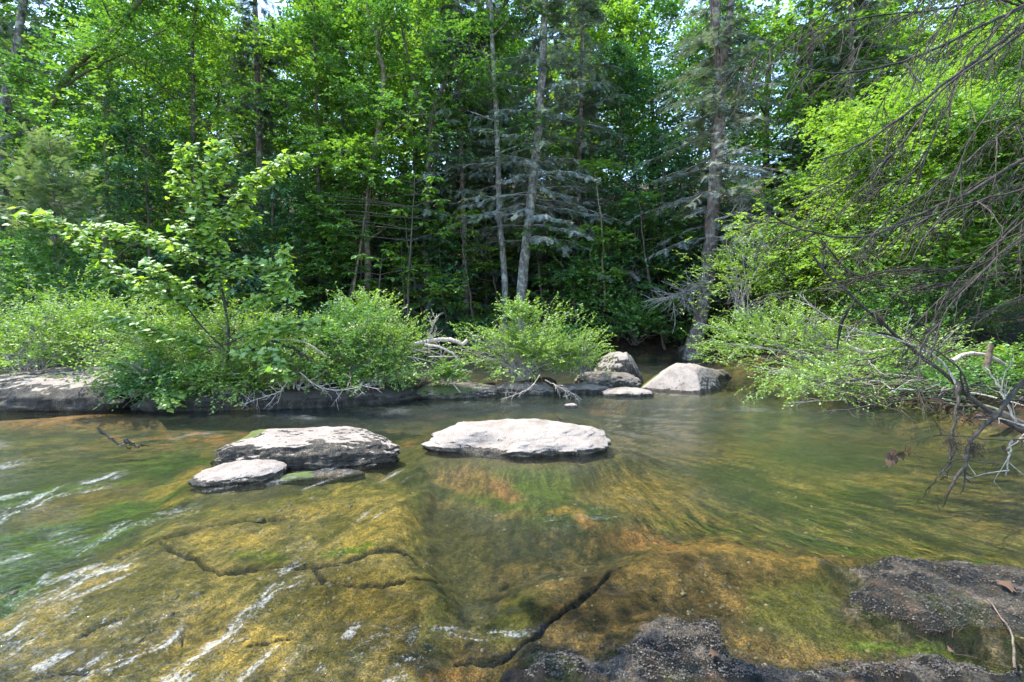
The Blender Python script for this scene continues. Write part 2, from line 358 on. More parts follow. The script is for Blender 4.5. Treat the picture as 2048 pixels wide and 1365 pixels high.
def bed_fields(X, Y):
    px0 = 1024 + FPX * X / Y; py0 = HOR + CAMZ * FPX / Y
    # flow coordinates: the stream fans out from beyond the pool
    fa = np.arctan2(X - 0.2, 8.2 - Y + 1e-6); fr = np.hypot(X - .2, 8.2 - Y)
    near = ss(740, 1000, py0)
    wx = (fbm(px0 / 90, py0 / 45, o=4, s=11)) * 34 * near; wy = (fbm(px0 / 80, py0 / 40, o=4, s=29)) * 16 * near
    px = px0 + wx; py = py0 + wy
    z = np.full(X.shape, -0.30)
    c = np.zeros(X.shape + (3,)) + np.array([.11, .115, .045])
    def lay(m, col, k=1.0):
        nonlocal c
        m = np.clip(m * k, 0, 1)[..., None]; c = c * (1 - m) + np.array(col) * m
    def lev(m, h):
        nonlocal z
        z = z * (1 - m) + h * m
    strand = fbm(fa * 26, fr * 1.6, o=4, s=5)          # weed combed by the current
    strand2 = fbm(fa * 60, fr * 3.0, o=3, s=8)
    iso = fbm(X * 3.5, Y * 3.5, o=5, s=41)
    fine = fbm(X * 16, Y * 16, o=4, s=47)
    # open mid creek
    lay(ss(.05, .4, iso + .2 * strand), (.24, .18, .07), .8); lay(ss(.0, .3, -iso + .4 * strand), (.045, .06, .02), .8)
    lay(poly(px, py, [(1180, 860), (2100, 850), (2600, 900), (2600, 1120), (1900, 1100), (1600, 1065), (1300, 1060), (1240, 940)], 30), (.11, .11, .032), .8)
    rt = poly(px, py, [(1180, 860), (2600, 850), (2600, 1120), (1900, 1100), (1600, 1065), (1300, 1060)], 30)
    lay(rt * ss(-.05, .35, strand), (.25, .19, .06), .8)
    lay(rt * ss(.0, .35, -strand), (.03, .045, .014), .85); lay(rt * ss(.12, .32, strand2), (.22, .20, .07), .7); lay(rt * ss(.14, .32, -strand2), (.03, .04, .015), .6)
    lev(rt, -.22)
    lay(blob(px, py, 1640, 880, 130, 34) + blob(px, py, 1450, 935, 150, 26, 12) + blob(px, py, 1960, 900, 120, 20), (.04, .065, .02), .75)  # shadow patches on the right-hand water, painted into the bed colour
    lay(blob(px, py, 1260, 960, 130, 34, -8), (.26, .19, .05), .8)
    lay(blob(px, py, 1040, 945, 110, 24), (.10, .16, .02), .8); lev(blob(px, py, 1040, 945, 130, 34, 0, .9), -.2)
    lay(blob(px, py, 960, 935, 70, 14, 12) + blob(px, py, 1010, 945, 40, 9, 10), (.30, .17, .08), .6)
    # deep dark pool mid
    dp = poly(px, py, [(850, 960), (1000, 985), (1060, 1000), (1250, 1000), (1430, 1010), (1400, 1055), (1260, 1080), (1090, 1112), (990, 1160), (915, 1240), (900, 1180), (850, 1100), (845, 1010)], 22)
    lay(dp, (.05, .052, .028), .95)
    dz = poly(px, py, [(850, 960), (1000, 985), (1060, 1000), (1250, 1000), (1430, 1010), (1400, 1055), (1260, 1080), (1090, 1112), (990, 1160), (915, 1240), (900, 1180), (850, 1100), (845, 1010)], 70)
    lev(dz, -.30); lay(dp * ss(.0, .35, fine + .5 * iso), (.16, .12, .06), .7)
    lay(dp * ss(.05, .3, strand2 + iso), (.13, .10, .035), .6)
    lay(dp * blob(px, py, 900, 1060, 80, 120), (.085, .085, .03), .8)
    lay(blob(px, py, 1142, 985, 95, 24), (.05, .085, .012)); lev(blob(px, py, 1142, 985, 115, 34, 0, .9), -.16)
    lay(blob(px, py, 1120, 988, 42, 9), (.28, .19, .045), .8)
    lay(blob(px, py, 1340, 1035, 110, 22, 10) + blob(px, py, 1170, 1000, 30, 8), (.36, .19, .07), .8)
    lay(poly(px, py, [(850, 1140), (930, 1200), (910, 1290), (900, 1340), (870, 1365), (860, 1250)], 14), (.15, .13, .04), .9)
    lev(poly(px, py, [(850, 1140), (930, 1200), (910, 1290), (960, 1310), (900, 1400), (840, 1400), (860, 1250)], 45), -.16)
    # left stream
    ls = poly(px, py, [(-700, 822), (180, 826), (560, 838), (640, 860), (430, 900), (400, 980), (330, 1020), (60, 1150), (-500, 1330), (-700, 1330)], 20)
    lay(ls, (.13, .13, .03)); lev(ls, -.16)
    lay(ls * ss(-.1, .2, strand), (.20, .17, .04), .8)
    lay(ls * ss(-.02, .2, -strand), (.04, .065, .012), .9); lay(ls * ss(.15, .35, strand2), (.26, .20, .06), .7)
    lay(poly(px, py, [(-300, 1010), (0, 950), (210, 905), (380, 880), (450, 905), (430, 960), (330, 1010), (160, 1075), (0, 1185), (-300, 1330)], 16) * ss(-.35, .1, strand), (.07, .17, .012), .95)
    lay(ls * ss(.1, .3, strand2) * ss(-.1, .3, iso), (.09, .17, .014), .8); lay(ls * ss(.12, .3, -strand2), (.025, .035, .01), .75)
    lay(blob(px, py, 60, 930, 150, 18, -10) + blob(px, py, 330, 925, 60, 14, -8), (.03, .06, .012), .7)
    lay(blob(px, py, 150, 975, 130, 26, -14), (.22, .15, .04), .7)
    lay(blob(px, py, 345, 945, 90, 12, -14) + blob(px, py, 400, 975, 70, 8, -10), (.33, .25, .06), .9)
    sand = poly(px0, py0 + wy * .3, [(-300, 838), (0, 832), (180, 818), (300, 818), (330, 834), (240, 838), (100, 842), (-300, 850)], 6)
    lay(sand, (.44, .25, .12)); lev(sand, -.05)
    lay(ss(.12, .3, fbm(px / 55, py / 7, o=3, s=77)) * poly(px, py, [(200, 846), (560, 838), (1000, 846), (900, 862), (500, 872), (150, 880)], 8), (.42, .22, .08), .9)
    lay(poly(px0, py0, [(745, 806), (830, 796), (900, 790), (980, 792), (860, 808), (770, 815)], 4), (.40, .22, .10), .9)
    lay(poly(px0, py0, [(1120, 783), (1200, 772), (1280, 770), (1300, 790), (1200, 800)], 6), (.32, .17, .07), .8)
    # the chute of deeper water along the slab
    ch = 1 - ss(10, 32, seg_d(px, py, [(700, 950), (560, 965), (420, 990), (300, 1035), (190, 1090), (70, 1180), (-60, 1260)], 1.5))
    lay(ch, (.05, .06, .035), .85); lev(1 - ss(0, 60, seg_d(px, py, [(700, 950), (560, 965), (420, 990), (300, 1035), (190, 1090), (70, 1180), (-60, 1260)], 1.5)), -.2)
    # golden slab with its cracks
    g = poly(px, py, G, 14)
    lay(g, (.25, .205, .08)); lev(poly(px, py, G, 55), -.04 + 0.02 * iso)
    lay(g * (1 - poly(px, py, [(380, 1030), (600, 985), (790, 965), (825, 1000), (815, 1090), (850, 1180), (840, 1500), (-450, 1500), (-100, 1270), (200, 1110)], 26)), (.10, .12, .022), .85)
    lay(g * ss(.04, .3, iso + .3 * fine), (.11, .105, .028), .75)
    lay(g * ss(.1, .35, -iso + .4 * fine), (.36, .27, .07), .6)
    lay(g * blob(px, py, 760, 1230, 190, 90, 20) * ss(-.3, .2, strand + .3), (.11, .085, .025), .75)  # bottom-centre shade painted into the slab colour
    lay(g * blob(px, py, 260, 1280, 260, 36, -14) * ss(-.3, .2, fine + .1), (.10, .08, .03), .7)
    lay(g * blob(px, py, 700, 1330, 220, 40, -8) * ss(-.4, .1, fine), (.10, .085, .025), .7)  # more of that shade, painted as a darker tone
    lay(g * blob(px, py, 700, 1085, 60, 9, -8) + g * blob(px, py, 520, 1100, 60, 16, 5) * .6, (.13, .20, .015), .9)
    # brown slab; part of its dimness is foreground shade painted in
    b = poly(px, py, BR, 12)
    lay(b, (.15, .105, .045)); lev(poly(px, py, BR, 55), -.035 + .015 * iso)
    lay(b * ss(.02, .3, iso + .3 * fine), (.23, .155, .065), .8)
    lay(b * ss(.05, .3, -iso + .3 * fine), (.06, .042, .018), .85)
    lay(b * blob(px, py, 1010, 1200, 80, 90, 35), (.075, .085, .016), .85)
    lay(blob(px, py, 1240, 1115, 60, 16) * b, (.05, .06, .02), .5)
    lay(b * blob(px, py, 1500, 1090, 200, 20, 8), (.30, .19, .06), .6)
    lay(b * poly(px, py, [(1500, 1160), (1660, 1150), (1700, 1210), (1840, 1290), (1700, 1300), (1500, 1240)], 24), (.10, .115, .03), .8)
    edge = poly(px, py, [(830, 1290), (960, 1305), (1040, 1330), (1000, 1500), (800, 1500)], 16)
    lay(edge, (.06, .05, .02)); lay(edge * blob(px, py, 900, 1320, 60, 14, -20), (.36, .2, .07), .9)
    # dark wet shelf standing out of the water
    sh = np.maximum(poly(px, py, S1, 13), poly(px, py, S2, 13))
    lay(sh, (.05, .047, .038))
    grit = ss(-.12, .12, fbm(X * 5, Y * 5, o=4, s=61))
    lay(sh * grit, (.016, .0145, .012), .95)
    lay(sh * ss(.2, .30, fbm(X * 6 + 9, Y * 6, o=3, s=67)), (.17, .145, .125), .7); lay(sh * ss(.22, .3, fbm(X * 4 + 3, Y * 4 + 5, o=4, s=68)), (.05, .06, .015), .7); lay(sh * ss(.1, .2, fine) * (1 - grit), (.10, .06, .035), .6)
    lay(poly(px, py, [(1690, 1282), (1800, 1268), (1900, 1272), (1990, 1300), (1860, 1310), (1760, 1300)], 8), (.14, .20, .04), .9)
    lay(1 - ss(3, 8, seg_d(px0, py0, [(1855, 1120), (1905, 1118), (1950, 1128), (2000, 1124), (2060, 1145)], 1.5)), (.42, .38, .33), .9)
    lay((1 - ss(8, 22, seg_d(px0, py0, [(1330, 1030), (1420, 1052), (1560, 1072), (1700, 1100), (1800, 1112)]))) * ss(0, .2, fine), (.04, .03, .015), .8)
    shz = np.maximum(poly(px, py, S1, 46), poly(px, py, S2, 46))
    z = z * (1 - shz) + shz * (.012 + .006 + .02 * np.clip(fbm(X * 1.6, Y * 1.6, o=3, s=71) + .3, -.3, 1) + .018 * grit * np.abs(fbm(X * 22, Y * 22, o=4, s=63)) * 2 + .012 * np.clip(fine, -.5, 1))
    # lumps break the surface where the slab is shallow
    z += near * .014 * fine + .02 * fbm(X * 1.2, Y * 1.2, o=3, s=19) * near
    cr = np.zeros(X.shape); cg = cr.copy()
    for pts, w in CRACKS:
        d = seg_d(px0 + 5 * fbm(px0 / 22, py0 / 16, o=3, s=83), py0 + 4 * fbm(px0 / 20, py0 / 14, o=3, s=84), pts, 1.35)
        k = w * (.9 + .3 * vn(px0 / 25, py0 / 25, s=5)); cr = np.maximum(cr, 1 - ss(k * .85, k * 1.5, d)); cg = np.maximum(cg, 1 - ss(k * .2, k * 1.5, d))
        lay((1 - ss(k, k * 3.2, d)) * .3, (.26, .15, .05), .5)
    lay(cr, (.008, .009, .007)); z -= cg * .05
    # gravel banked up round the boulders
    for bx, by, ra, rb in ((.03, 5.9, 1.35, .75), (-2.36, 5.35, 1.2, .68), (-2.78, 4.66, .58, .42), (3.95, 10.6, 1.25, 1.0), (2.47, 9.75, .7, .45)):
        dd = np.hypot((X - bx) / ra, (Y - by) / rb) + .25 * iso; mk = 1 - ss(.85, 1.5, dd)
        z = z * (1 - mk) + np.maximum(z, -.07) * mk; lay(1 - ss(.8, 1.15, dd), (.13, .12, .035), .8)
    # land
    h = H(X, Y)
    land = ss(-.15, .1, h)
    z = np.where(h > -.2, np.maximum(z * (1 - land) + h * land, h - .02), z)
    soil = ss(.0, .12, h)
    lit = fbm(X * 4, Y * 4, o=4, s=93)
    lay(soil, (.04, .03, .02)); lay(soil * ss(-.1, .25, lit), (.10, .06, .038), .85)
    lay(soil * ss(.1, .35, -lit), (.04, .05, .015), .6)
    cw = np.clip(1.0 - .0 * z, 0, 1)
    return z, c, fa, fr, strand

def gridmesh(name, X, Y, Z, mat, attrs, kind='structure'):
    h, w = X.shape; mb = MB()
    idx = np.arange(h * w).reshape(h, w)
    q = np.stack([idx[:-1, :-1], idx[:-1, 1:], idx[1:, 1:], idx[1:, :-1]], -1).reshape(-1, 4)
    if (X[0, 1] - X[0, 0]) * (Y[1, 0] - Y[0, 0]) - (Y[0, 1] - Y[0, 0]) * (X[1, 0] - X[0, 0]) < 0: q = q[:, ::-1]
    mb.add(np.stack([X, Y, Z], -1), q)
    o = mb.build(name, mat, smooth=True, attrs={k: v.reshape(-1, 3) if v.ndim == 3 else v.ravel() for k, v in attrs.items()})
    o['kind'] = kind; return o

m, nt, out = newmat('creek_bed'); M['bed'] = m
ca = N(nt, 'ShaderNodeAttribute', attribute_name='paint'); fl = N(nt, 'ShaderNodeAttribute', attribute_name='flow')
tc = N(nt, 'ShaderNodeTexCoord')
n1 = N(nt, 'ShaderNodeTexNoise', Scale=34.0, Detail=7.0, Roughness=.75); nt.links.new(tc.outputs['Object'], n1.inputs[0])
n2 = N(nt, 'ShaderNodeTexNoise', Scale=110.0, Detail=3.0, Roughness=.8); nt.links.new(tc.outputs['Object'], n2.inputs[0])
mp = N(nt, 'ShaderNodeMapping'); mp.inputs['Scale'].default_value = (55, 4.5, 1); nt.links.new(fl.outputs['Vector'], mp.inputs[0])
n3 = N(nt, 'ShaderNodeTexNoise', Scale=1.0, Detail=6.0, Roughness=.7); nt.links.new(mp.outputs[0], n3.inputs[0])
v1 = ramp(nt, [(.40, (.3, .33, .3)), (.5, (1, 1, 1)), (.60, (1.65, 1.6, 1.5))], n1.outputs[0])
v2 = ramp(nt, [(.41, (.35, .36, .33)), (.5, (1, 1, 1)), (.60, (1.7, 1.65, 1.55))], n2.outputs[0])
v3 = ramp(nt, [(.40, (.35, .42, .32)), (.60, (1.75, 1.6, 1.3))], n3.outputs[0])
c1 = mix(nt, .6, ca.outputs['Color'], v1, 'MULTIPLY'); c1 = mix(nt, .9, c1, v2, 'MULTIPLY'); c1 = mix(nt, .65, c1, v3, 'MULTIPLY')
vo = N(nt, 'ShaderNodeTexVoronoi', Scale=60.0); nt.links.new(tc.outputs['Object'], vo.inputs[0])
sp = ramp(nt, [(0, (.35, .32, .28)), (.2, (1, 1, 1)), (.82, (1, 1, 1)), (1, (1.8, 1.6, 1.3))], vo.outputs['Distance']); c1 = mix(nt, .7, c1, sp, 'MULTIPLY')
n5 = N(nt, 'ShaderNodeTexNoise', Scale=9.0, Detail=8.0, Roughness=.8); nt.links.new(tc.outputs['Object'], n5.inputs[0])
c1 = mix(nt, .5, c1, ramp(nt, [(.42, (.4, .41, .38)), (.5, (1, 1, 1)), (.6, (1.55, 1.45, 1.3))], n5.outputs[0]), 'MULTIPLY')
p = N(nt, 'ShaderNodeBsdfPrincipled'); nt.links.new(c1, p.inputs['Base Color']); p.inputs['Specular IOR Level'].default_value = .22
wet = N(nt, 'ShaderNodeAttribute', attribute_name='wet')
nt.links.new(mr(nt, wet.outputs['Fac'], 0, 1, .9, .48), p.inputs['Roughness'])
bp = N(nt, 'ShaderNodeBump', Strength=.9, Distance=.02)
hs = N(nt, 'ShaderNodeMath', operation='ADD'); nt.links.new(n1.outputs[0], hs.inputs[0]); nt.links.new(n2.outputs[0], hs.inputs[1])
nt.links.new(hs.outputs[0], bp.inputs['Height']); nt.links.new(bp.outputs[0], p.inputs['Normal'])
nt.links.new(p.outputs[0], out.inputs[0])

pxs = np.arange(-420, 2470, 3.7); pys = np.r_[np.linspace(706, 780, 34)[:-1], np.arange(780, 1330, 2.5), np.arange(1330, 1700, 4)]
PX, PY = np.meshgrid(pxs, pys)
YY = CAMZ * FPX / (PY - HOR); XX = (PX - 1024) / FPX * YY
z, c, fa, fr, strand = bed_fields(XX, YY)
flow = np.stack([fa, fr, fa * 0], -1)
wet = (ss(.12, -.02, z) if False else 1 - ss(.06, .16, z))
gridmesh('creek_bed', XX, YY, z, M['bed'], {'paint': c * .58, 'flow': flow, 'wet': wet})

# forest floor: everything beyond and around
def floor_sheet(name, X, Y, drop=0.0):
    z = H(X, Y) - drop
    lit = fbm(X * 1.7, Y * 1.7, o=5, s=93)[..., None]; gr = fbm(X * .5, Y * .5, o=3, s=95)[..., None]
    c = np.zeros(X.shape + (3,)) + np.array([.10, .058, .038])
    c = c * (1 - .7 * (lit < 0)) + np.array([.05, .035, .02]) * .7 * (lit < 0)
    k = np.clip((gr + .1) * 4, 0, .85); c = c * (1 - k) + np.array([.03, .06, .015]) * k
    return gridmesh(name, X, Y, z, M['bed'], {'paint': c, 'flow': np.stack([X * .1, Y * .1, X * 0], -1), 'wet': X * 0})
rr = np.r_[np.linspace(21.5, 60, 120), np.linspace(62, 320, 60)]
ss_ = np.linspace(-1.75, 1.75, 200)
RR, SS = np.meshgrid(rr, ss_, indexing='ij')
floor_sheet('forest_floor', RR * SS, RR, .01)
aa = np.linspace(R(60), R(300), 60)          # behind and beside the viewer
rr2 = np.r_[np.linspace(.2, 30, 30), np.linspace(35, 320, 15)]
RR, AA = np.meshgrid(rr2, aa, indexing='ij')
Xb = RR * np.sin(AA); Yb = RR * np.cos(AA)
mbg = gridmesh('ground', Xb, Yb, np.where(Yb < 1.0, -.1 + .05 * np.minimum(np.maximum(-Yb, 0), 60), H(Xb, np.maximum(Yb, .5))) - .08, M['bed'],
   {'paint': np.zeros(Xb.shape + (3,)) + np.array([.09, .075, .05]), 'flow': np.stack([Xb, Yb, Xb * 0], -1), 'wet': Xb * 0})

# ------------------------------------------------------------------ water
m, nt, out = newmat('creek_water'); M['water'] = m
fl = N(nt, 'ShaderNodeAttribute', attribute_name='flow'); mu = N(nt, 'ShaderNodeAttribute', attribute_name='murk'); fo = N(nt, 'ShaderNodeAttribute', attribute_name='foam')
rp = N(nt, 'ShaderNodeAttribute', attribute_name='ripple')
geo = N(nt, 'ShaderNodeNewGeometry')
def fn(sx, sy, detail=4., rough=.6):
    mp = N(nt, 'ShaderNodeMapping'); mp.inputs['Scale'].default_value = (sx, sy, 1); nt.links.new(fl.outputs['Vector'], mp.inputs[0])
    n = N(nt, 'ShaderNodeTexNoise', Scale=1.0, Detail=detail, Roughness=rough); n.inputs['Distortion'].default_value = .6
    nt.links.new(mp.outputs[0], n.inputs[0]); return n.outputs[0]
a1 = fn(40, 7); a2 = fn(150, 30); a3 = fn(520, 60, 3., .7)
ns = N(nt, 'ShaderNodeTexNoise', Scale=7.0, Detail=4.0, Roughness=.6); nt.links.new(geo.outputs['Position'], ns.inputs[0])
def madd(a, k, b):
    n = N(nt, 'ShaderNodeMath', operation='MULTIPLY_ADD'); nt.links.new(a, n.inputs[0])
    if isinstance(k, float): n.inputs[1].default_value = k
    else: nt.links.new(k, n.inputs[1])
    nt.links.new(b, n.inputs[2]); return n.outputs[0]
hgt = madd(a2, 1.1, madd(ns.outputs[0], .8, a1))
bp = N(nt, 'ShaderNodeBump', Distance=.015); nt.links.new(hgt, bp.inputs['Height']); nt.links.new(mr(nt, rp.outputs['Fac'], 0, 1, .06, 1.0), bp.inputs['Strength'])
tr = N(nt, 'ShaderNodeBsdfTransparent'); tr.inputs[0].default_value = (.93, .95, .86, 1)
df = N(nt, 'ShaderNodeBsdfDiffuse'); df.inputs[0].default_value = (.046, .055, .045, 1)
gl = N(nt, 'ShaderNodeBsdfGlossy', Roughness=.045); gl.inputs[0].default_value = (1, 1, 1, 1); nt.links.new(bp.outputs[0], gl.inputs['Normal'])
fr_ = N(nt, 'ShaderNodeFresnel', IOR=1.30); nt.links.new(bp.outputs[0], fr_.inputs['Normal'])
m1 = N(nt, 'ShaderNodeMixShader'); nt.links.new(mu.outputs['Fac'], m1.inputs[0]); nt.links.new(tr.outputs[0], m1.inputs[1]); nt.links.new(df.outputs[0], m1.inputs[2])
m2 = N(nt, 'ShaderNodeMixShader'); nt.links.new(fr_.outputs[0], m2.inputs[0]); nt.links.new(m1.outputs[0], m2.inputs[1]); nt.links.new(gl.outputs[0], m2.inputs[2])
fd = N(nt, 'ShaderNodeBsdfDiffuse'); fd.inputs[0].default_value = (.62, .64, .66, 1)
f1 = N(nt, 'ShaderNodeMath', operation='ADD'); nt.links.new(fo.outputs['Fac'], f1.inputs[0]); nt.links.new(a3, f1.inputs[1])
f2 = N(nt, 'ShaderNodeMath', operation='MULTIPLY_ADD'); nt.links.new(a2, f2.inputs[0]); f2.inputs[1].default_value = .45; nt.links.new(f1.outputs[0], f2.inputs[2])
ff = mr(nt, f2.outputs[0], .92, 1.36, 0, .48)
m3 = N(nt, 'ShaderNodeMixShader'); nt.links.new(ff, m3.inputs[0]); nt.links.new(m2.outputs[0], m3.inputs[1]); nt.links.new(fd.outputs[0], m3.inputs[2])
nt.links.new(m3.outputs[0], out.inputs[0])

FOAM = [([(250, 948), (190, 968), (110, 985), (60, 1010), (-20, 1045)], 9, .9), ([(240, 965), (150, 990), (80, 1008)], 5, .7),
        ([(70, 915), (30, 932), (-30, 945)], 10, .7), ([(30, 885), (-40, 900)], 10, .6),
        ([(410, 1010), (330, 1030), (250, 1050), (200, 1085), (120, 1130), (50, 1185), (0, 1215)], 8, .6),
        ([(290, 1115), (210, 1150), (120, 1195), (60, 1235), (-10, 1290)], 9, .85), ([(245, 1120), (150, 1165), (60, 1215), (0, 1250)], 7, .6),
        ([(180, 1200), (110, 1240), (40, 1290), (0, 1330)], 12, .55), ([(120, 1170), (60, 1200), (0, 1235)], 12, .5),
        ([(620, 1150), (560, 1175), (520, 1205), (480, 1240), (450, 1275), (400, 1310), (340, 1355), (300, 1380)], 9, .85),
        ([(500, 1230), (470, 1262), (440, 1290)], 12, .7), ([(365, 1245), (360, 1272), (330, 1290), (250, 1320), (150, 1365)], 7, .85),
        ([(610, 1120), (570, 1140), (540, 1150)], 6, .7), ([(600, 1065), (585, 1090), (570, 1110)], 11, .45), ([(640, 1068), (615, 1095), (590, 1110)], 9, .5),
        ([(560, 1042), (510, 1055), (460, 1068)], 5, .5), ([(240, 1222), (200, 1240), (150, 1262), (110, 1290)], 6, .6),
        ([(1080, 1262), (1040, 1272), (990, 1268), (950, 1272), (900, 1262), (860, 1268)], 7, .8), ([(880, 1290), (840, 1315), (800, 1340), (760, 1365)], 16, .45),
        ([(850, 1245), (790, 1265), (740, 1290), (690, 1320)], 22, .38), ([(1250, 1030), (1190, 1038), (1120, 1042), (1080, 1052)], 14, .42), ([(1330, 1015), (1240, 1000), (1150, 1010)], 18, .35),
        ([(620, 945), (560, 958), (480, 975), (380, 990)], 6, .6), ([(560, 955), (690, 938), (720, 930)], 4, .55),
        ([(640, 838), (560, 832), (480, 834)], 4, .6), ([(300, 862), (260, 884), (200, 895)], 6, .5), ([(480, 868), (400, 872), (330, 880)], 7, .5),
        ([(740, 825), (820, 822), (900, 815)], 6, .42), ([(1000, 815), (1080, 808), (1150, 806)], 7, .4), ([(1220, 808), (1300, 802), (1440, 790)], 6, .45), ([(1460, 815), (1560, 822), (1640, 838)], 7, .42),
        ([(890, 895), (980, 914), (1100, 916), (1210, 902)], 3, .5), ([(700, 940), (760, 925), (795, 905)], 4, .5)]
def water_sheet():
    wpx = np.arange(-700, 2800, 5.0); wpy = np.r_[np.linspace(655, 790, 60)[:-1], np.arange(790, 1372, 2.8), np.arange(1372, 1800, 8)]
    PX, PY = np.meshgrid(wpx, wpy); Y = CAMZ * FPX / (PY - HOR); X = (PX - 1024) / FPX * Y
    ix = np.clip(np.searchsorted(pxs, wpx), 0, len(pxs) - 1); iy = np.clip(np.searchsorted(pys, wpy), 0, len(pys) - 1)
    zb = z[np.ix_(iy, ix)]; st = strand[np.ix_(iy, ix)]                 # depth of the bed below each point
    fa = np.arctan2(X - 0.2, 8.2 - Y + 1e-6); fr = np.hypot(X - .2, 8.2 - Y)
    dep = np.maximum(-zb, 0)
    murk = 1 - np.exp(-dep * (.35 + .95 * (1 - ss(790, 930, PY))) * (1 + .6 * st))
    foam = np.zeros(X.shape); rip = .16 + .55 * (1 - ss(820, 1010, PY)) * (.6 + .8 * np.clip(fbm(PX / 160, PY / 30, o=3, s=321) + .3, 0, 1)) + .3 * ss(.1, .4, fbm(PX / 120, PY / 45, o=3, s=322)) + .25 * (1 - ss(300, 700, PX))
    wx = 12 * fbm(PX / 50, PY / 25, o=3, s=301); wy = 6 * fbm(PX / 50, PY / 25, o=3, s=302)
    for n_, (pts, w, a) in enumerate(FOAM):
        xs = [p_[0] for p_ in pts]; ys = [p_[1] for p_ in pts]; W = w * 2.2
        sel = (PX > min(xs) - 60) & (PX < max(xs) + 60) & (PY > min(ys) - 40) & (PY < max(ys) + 40)
        if not sel.any(): continue
        x = PX[sel] + wx[sel]; y = PY[sel] + wy[sel]; best = np.full(x.shape, 1e9); sd = best.copy(); al = best.copy(); acc = 0
        for (ax, ay), (bx, by) in zip(pts[:-1], pts[1:]):
            L = math.hypot(bx - ax, by - ay); ux, uy = (bx - ax) / L, (by - ay) / L
            tt = np.clip((x - ax) * ux + (y - ay) * uy, 0, L); dx = x - ax - tt * ux; dy = (y - ay - tt * uy) * 1.2; d = np.hypot(dx, dy)
            m_ = d < best; best[m_] = d[m_]; sd[m_] = (dx * -uy + dy * ux)[m_]; al[m_] = (acc + tt)[m_]; acc += L
        ends = ss(-5, 30, al) * (1 - ss(acc - 30, acc + 5, al))
        fib = fbm(sd / 3.6 + n_ * 9, al / 60, o=3, s=400) + .5 * fbm(sd / 9, al / 30, o=2, s=401)
        f_ = a * .47 * (1 - ss(W * .1, W * 1.25, best)) * ss(-.45, .4, fib) * (.35 + .65 * ends)
        foam[sel] = np.maximum(foam[sel], f_); rip[sel] = np.maximum(rip[sel], .6 * a * (1 - ss(w, w * 6, best)))
    stk = fbm(fa * 75, fr * 1.3, o=3, s=351); lft = (1 - ss(760, 950, PX)) * ss(835, 900, PY)
    foam = np.maximum(foam, .33 * lft * ss(.15, .5, stk) * ss(-.15, .25, fbm(PX / 150, PY / 60, o=3, s=352)))
    foam = np.maximum(foam, .12 * ss(.2, .5, fbm(fa * 50, fr * 3, o=3, s=353)) * (1 - ss(1500, 1800, PX)) * (1 - ss(850, 980, PY)))
    Z = np.where(Y > 12, 0, .006 * fbm(fa * 14, fr * 1.8, o=3, s=333) + .004 * foam)
    gridmesh('water', X, Y, Z, M['water'], {'flow': np.stack([fa, fr, fa * 0], -1), 'murk': np.clip(murk, 0, .93), 'foam': foam, 'ripple': rip})
water_sheet()

